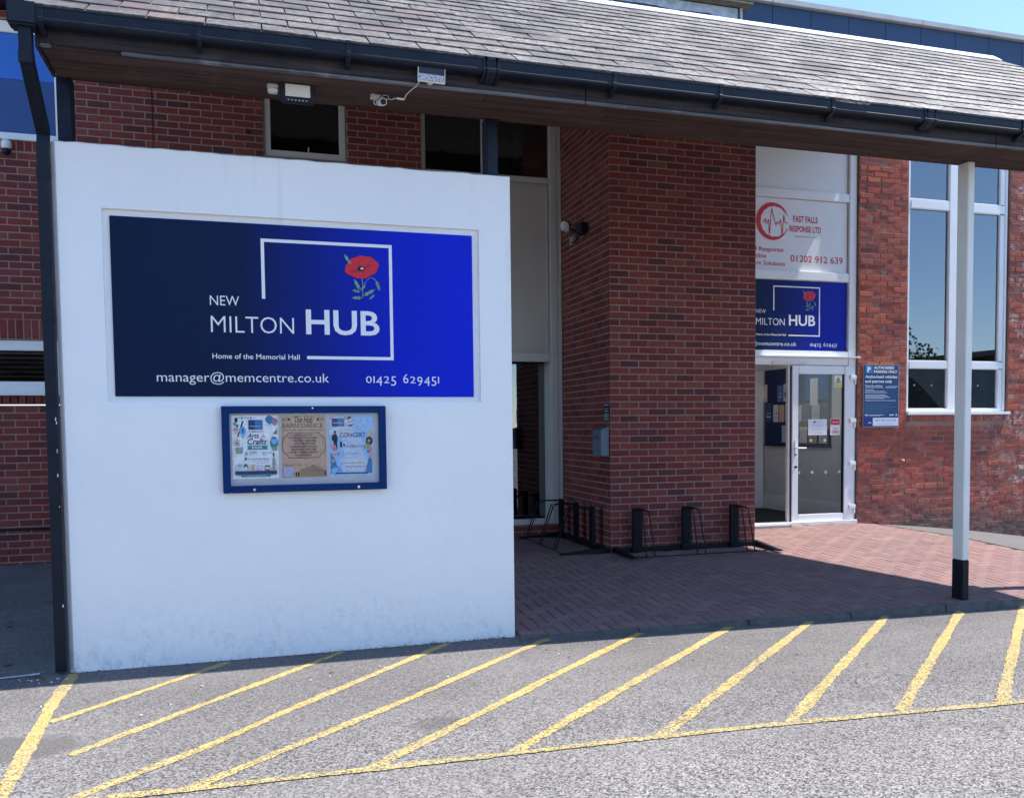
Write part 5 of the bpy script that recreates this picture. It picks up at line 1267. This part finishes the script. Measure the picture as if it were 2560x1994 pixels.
def tree(loc, h, r, lab, seed):
    rnd = random.Random(seed); o = thing('tree', loc, lab, 'tree', 'trees across the car park')
    L = Vector(loc); m = MB(); m.tube([L, L + Vector((.1, 0, h * .3)), L + Vector((-.1, .1, h * .6))], .14, 8)
    for i in range(7):
        a = rnd.uniform(0, 6.28); b = L + Vector((0, 0, h * rnd.uniform(.3, .55))); m.tube([b, b + Vector((math.cos(a) * r * .4, math.sin(a) * r * .4, h * .16)), b + Vector((math.cos(a) * r * .75, math.sin(a) * r * .75, h * .28))], .045, 6)
    m.build('trunk', plain('bark', (.08, .06, .045), .95, .4, 30), o)
    m = MB(); clumps = [(L + Vector((rnd.gauss(0, r * .45), rnd.gauss(0, r * .45), h * .62 + rnd.gauss(0, h * .16))), rnd.uniform(.3, .75)) for _ in range(26)]
    for cpt, cr in clumps:
        for _ in range(85):
            d = Vector((rnd.gauss(0, 1), rnd.gauss(0, 1), rnd.gauss(0, 1))).normalized() * cr * rnd.uniform(.4, 1.05); p = cpt + d
            u = Vector((rnd.gauss(0, 1), rnd.gauss(0, 1), rnd.gauss(0, 1))).normalized(); v = u.cross(Vector((rnd.gauss(0, 1), rnd.gauss(0, 1), 1))).normalized(); s = rnd.uniform(.07, .13)
            m.quad(p - u * s, p + v * s * .5, p + u * s, p - v * s * .5, tint=rnd.random() * .99 + .005)
    n = N('foliage'); t = n.tint(); n.done(n.ramp(t, ((0, (.028, .055, .015)), (.5, (.055, .095, .025)), (1, (.10, .14, .04)))), .7)
    m.build('crown', n.m, o)
tree((20.9, -18.0, -.5), 5.7, 1.5, 'round leafy tree across the car park, mirrored in the tall window', 3)
tree((22.4, -16.6, -.5), 3.5, 1.0, 'smaller leafy tree beside the shed across the car park', 5)

# ------------------------------------------------------------------ litter and weeds
m = MB(); rnd = random.Random(11)
for _ in range(90):
    q = rnd.random()
    if q < .35: x, y = rnd.uniform(-4.85, -2.0), -3.06 - abs(rnd.gauss(0, .05)) - .01
    elif q < .6: x, y = rnd.uniform(-6.1, -5.0), rnd.uniform(-2.9, .6)
    elif q < .75: x, y = rnd.gauss(-4.93, .08), rnd.gauss(-3.08, .05)
    else: x, y = rnd.uniform(-4.8, 2.5), rnd.uniform(-5.5, -3.3)
    z = gtar(x, y) + .008; s = rnd.uniform(.006, .02) * (2.2 if .35 <= q < .6 else 1); a = rnd.uniform(0, 6.28); u = Vector((math.cos(a), math.sin(a), rnd.uniform(-.3, .3))) * s; v = Vector((-math.sin(a), math.cos(a), rnd.uniform(-.3, .3))) * s * .5
    p = Vector((x, y, z)); m.quad(p - u, p - v, p + u, p + v)
tag(m.build('leaf_litter', M_LEAF), 'dry brown leaf scraps scattered on the tarmac and along the wall foot', 'litter', kind='stuff')
m = MB()
for _ in range(240):
    x = rnd.choice((rnd.gauss(-2.9, .25), rnd.gauss(-2.15, .12), rnd.uniform(-4.8, -1.95), rnd.gauss(-2.47, .1))); y = -3.062 - rnd.random() * .025
    if not -4.85 < x < -1.94: continue
    z = gtar(x, y); h = rnd.uniform(.006, .032); l = rnd.gauss(0, .014)
    m.quad((x - .0018, y, z), (x + .0018, y, z), (x + l, y - .01, z + h))
tag(m.build('weeds', M_GREEN), 'tiny weeds growing along the foot of the white wall', 'weeds', kind='stuff')
m = MB()
for _ in range(46):
    x, y = (rnd.uniform(-5.6, 2.6), rnd.uniform(-4.2, -3.25)) if rnd.random() < .8 else (rnd.gauss(-4.9, .12), rnd.gauss(-3.2, .08))
    z = gtar(x, y) + .006; s = rnd.uniform(.003, .008); a = rnd.uniform(0, 6.28); p = Vector((x, y, z)); m.tube([p, p + Vector((math.cos(a), math.sin(a), .1)) * s * 2.2], s * .6, 5)
tag(m.build('debris', plain('pale_chip', (.62, .60, .56), .8)), 'small pale stone chips lying on the tarmac', 'debris', kind='stuff')
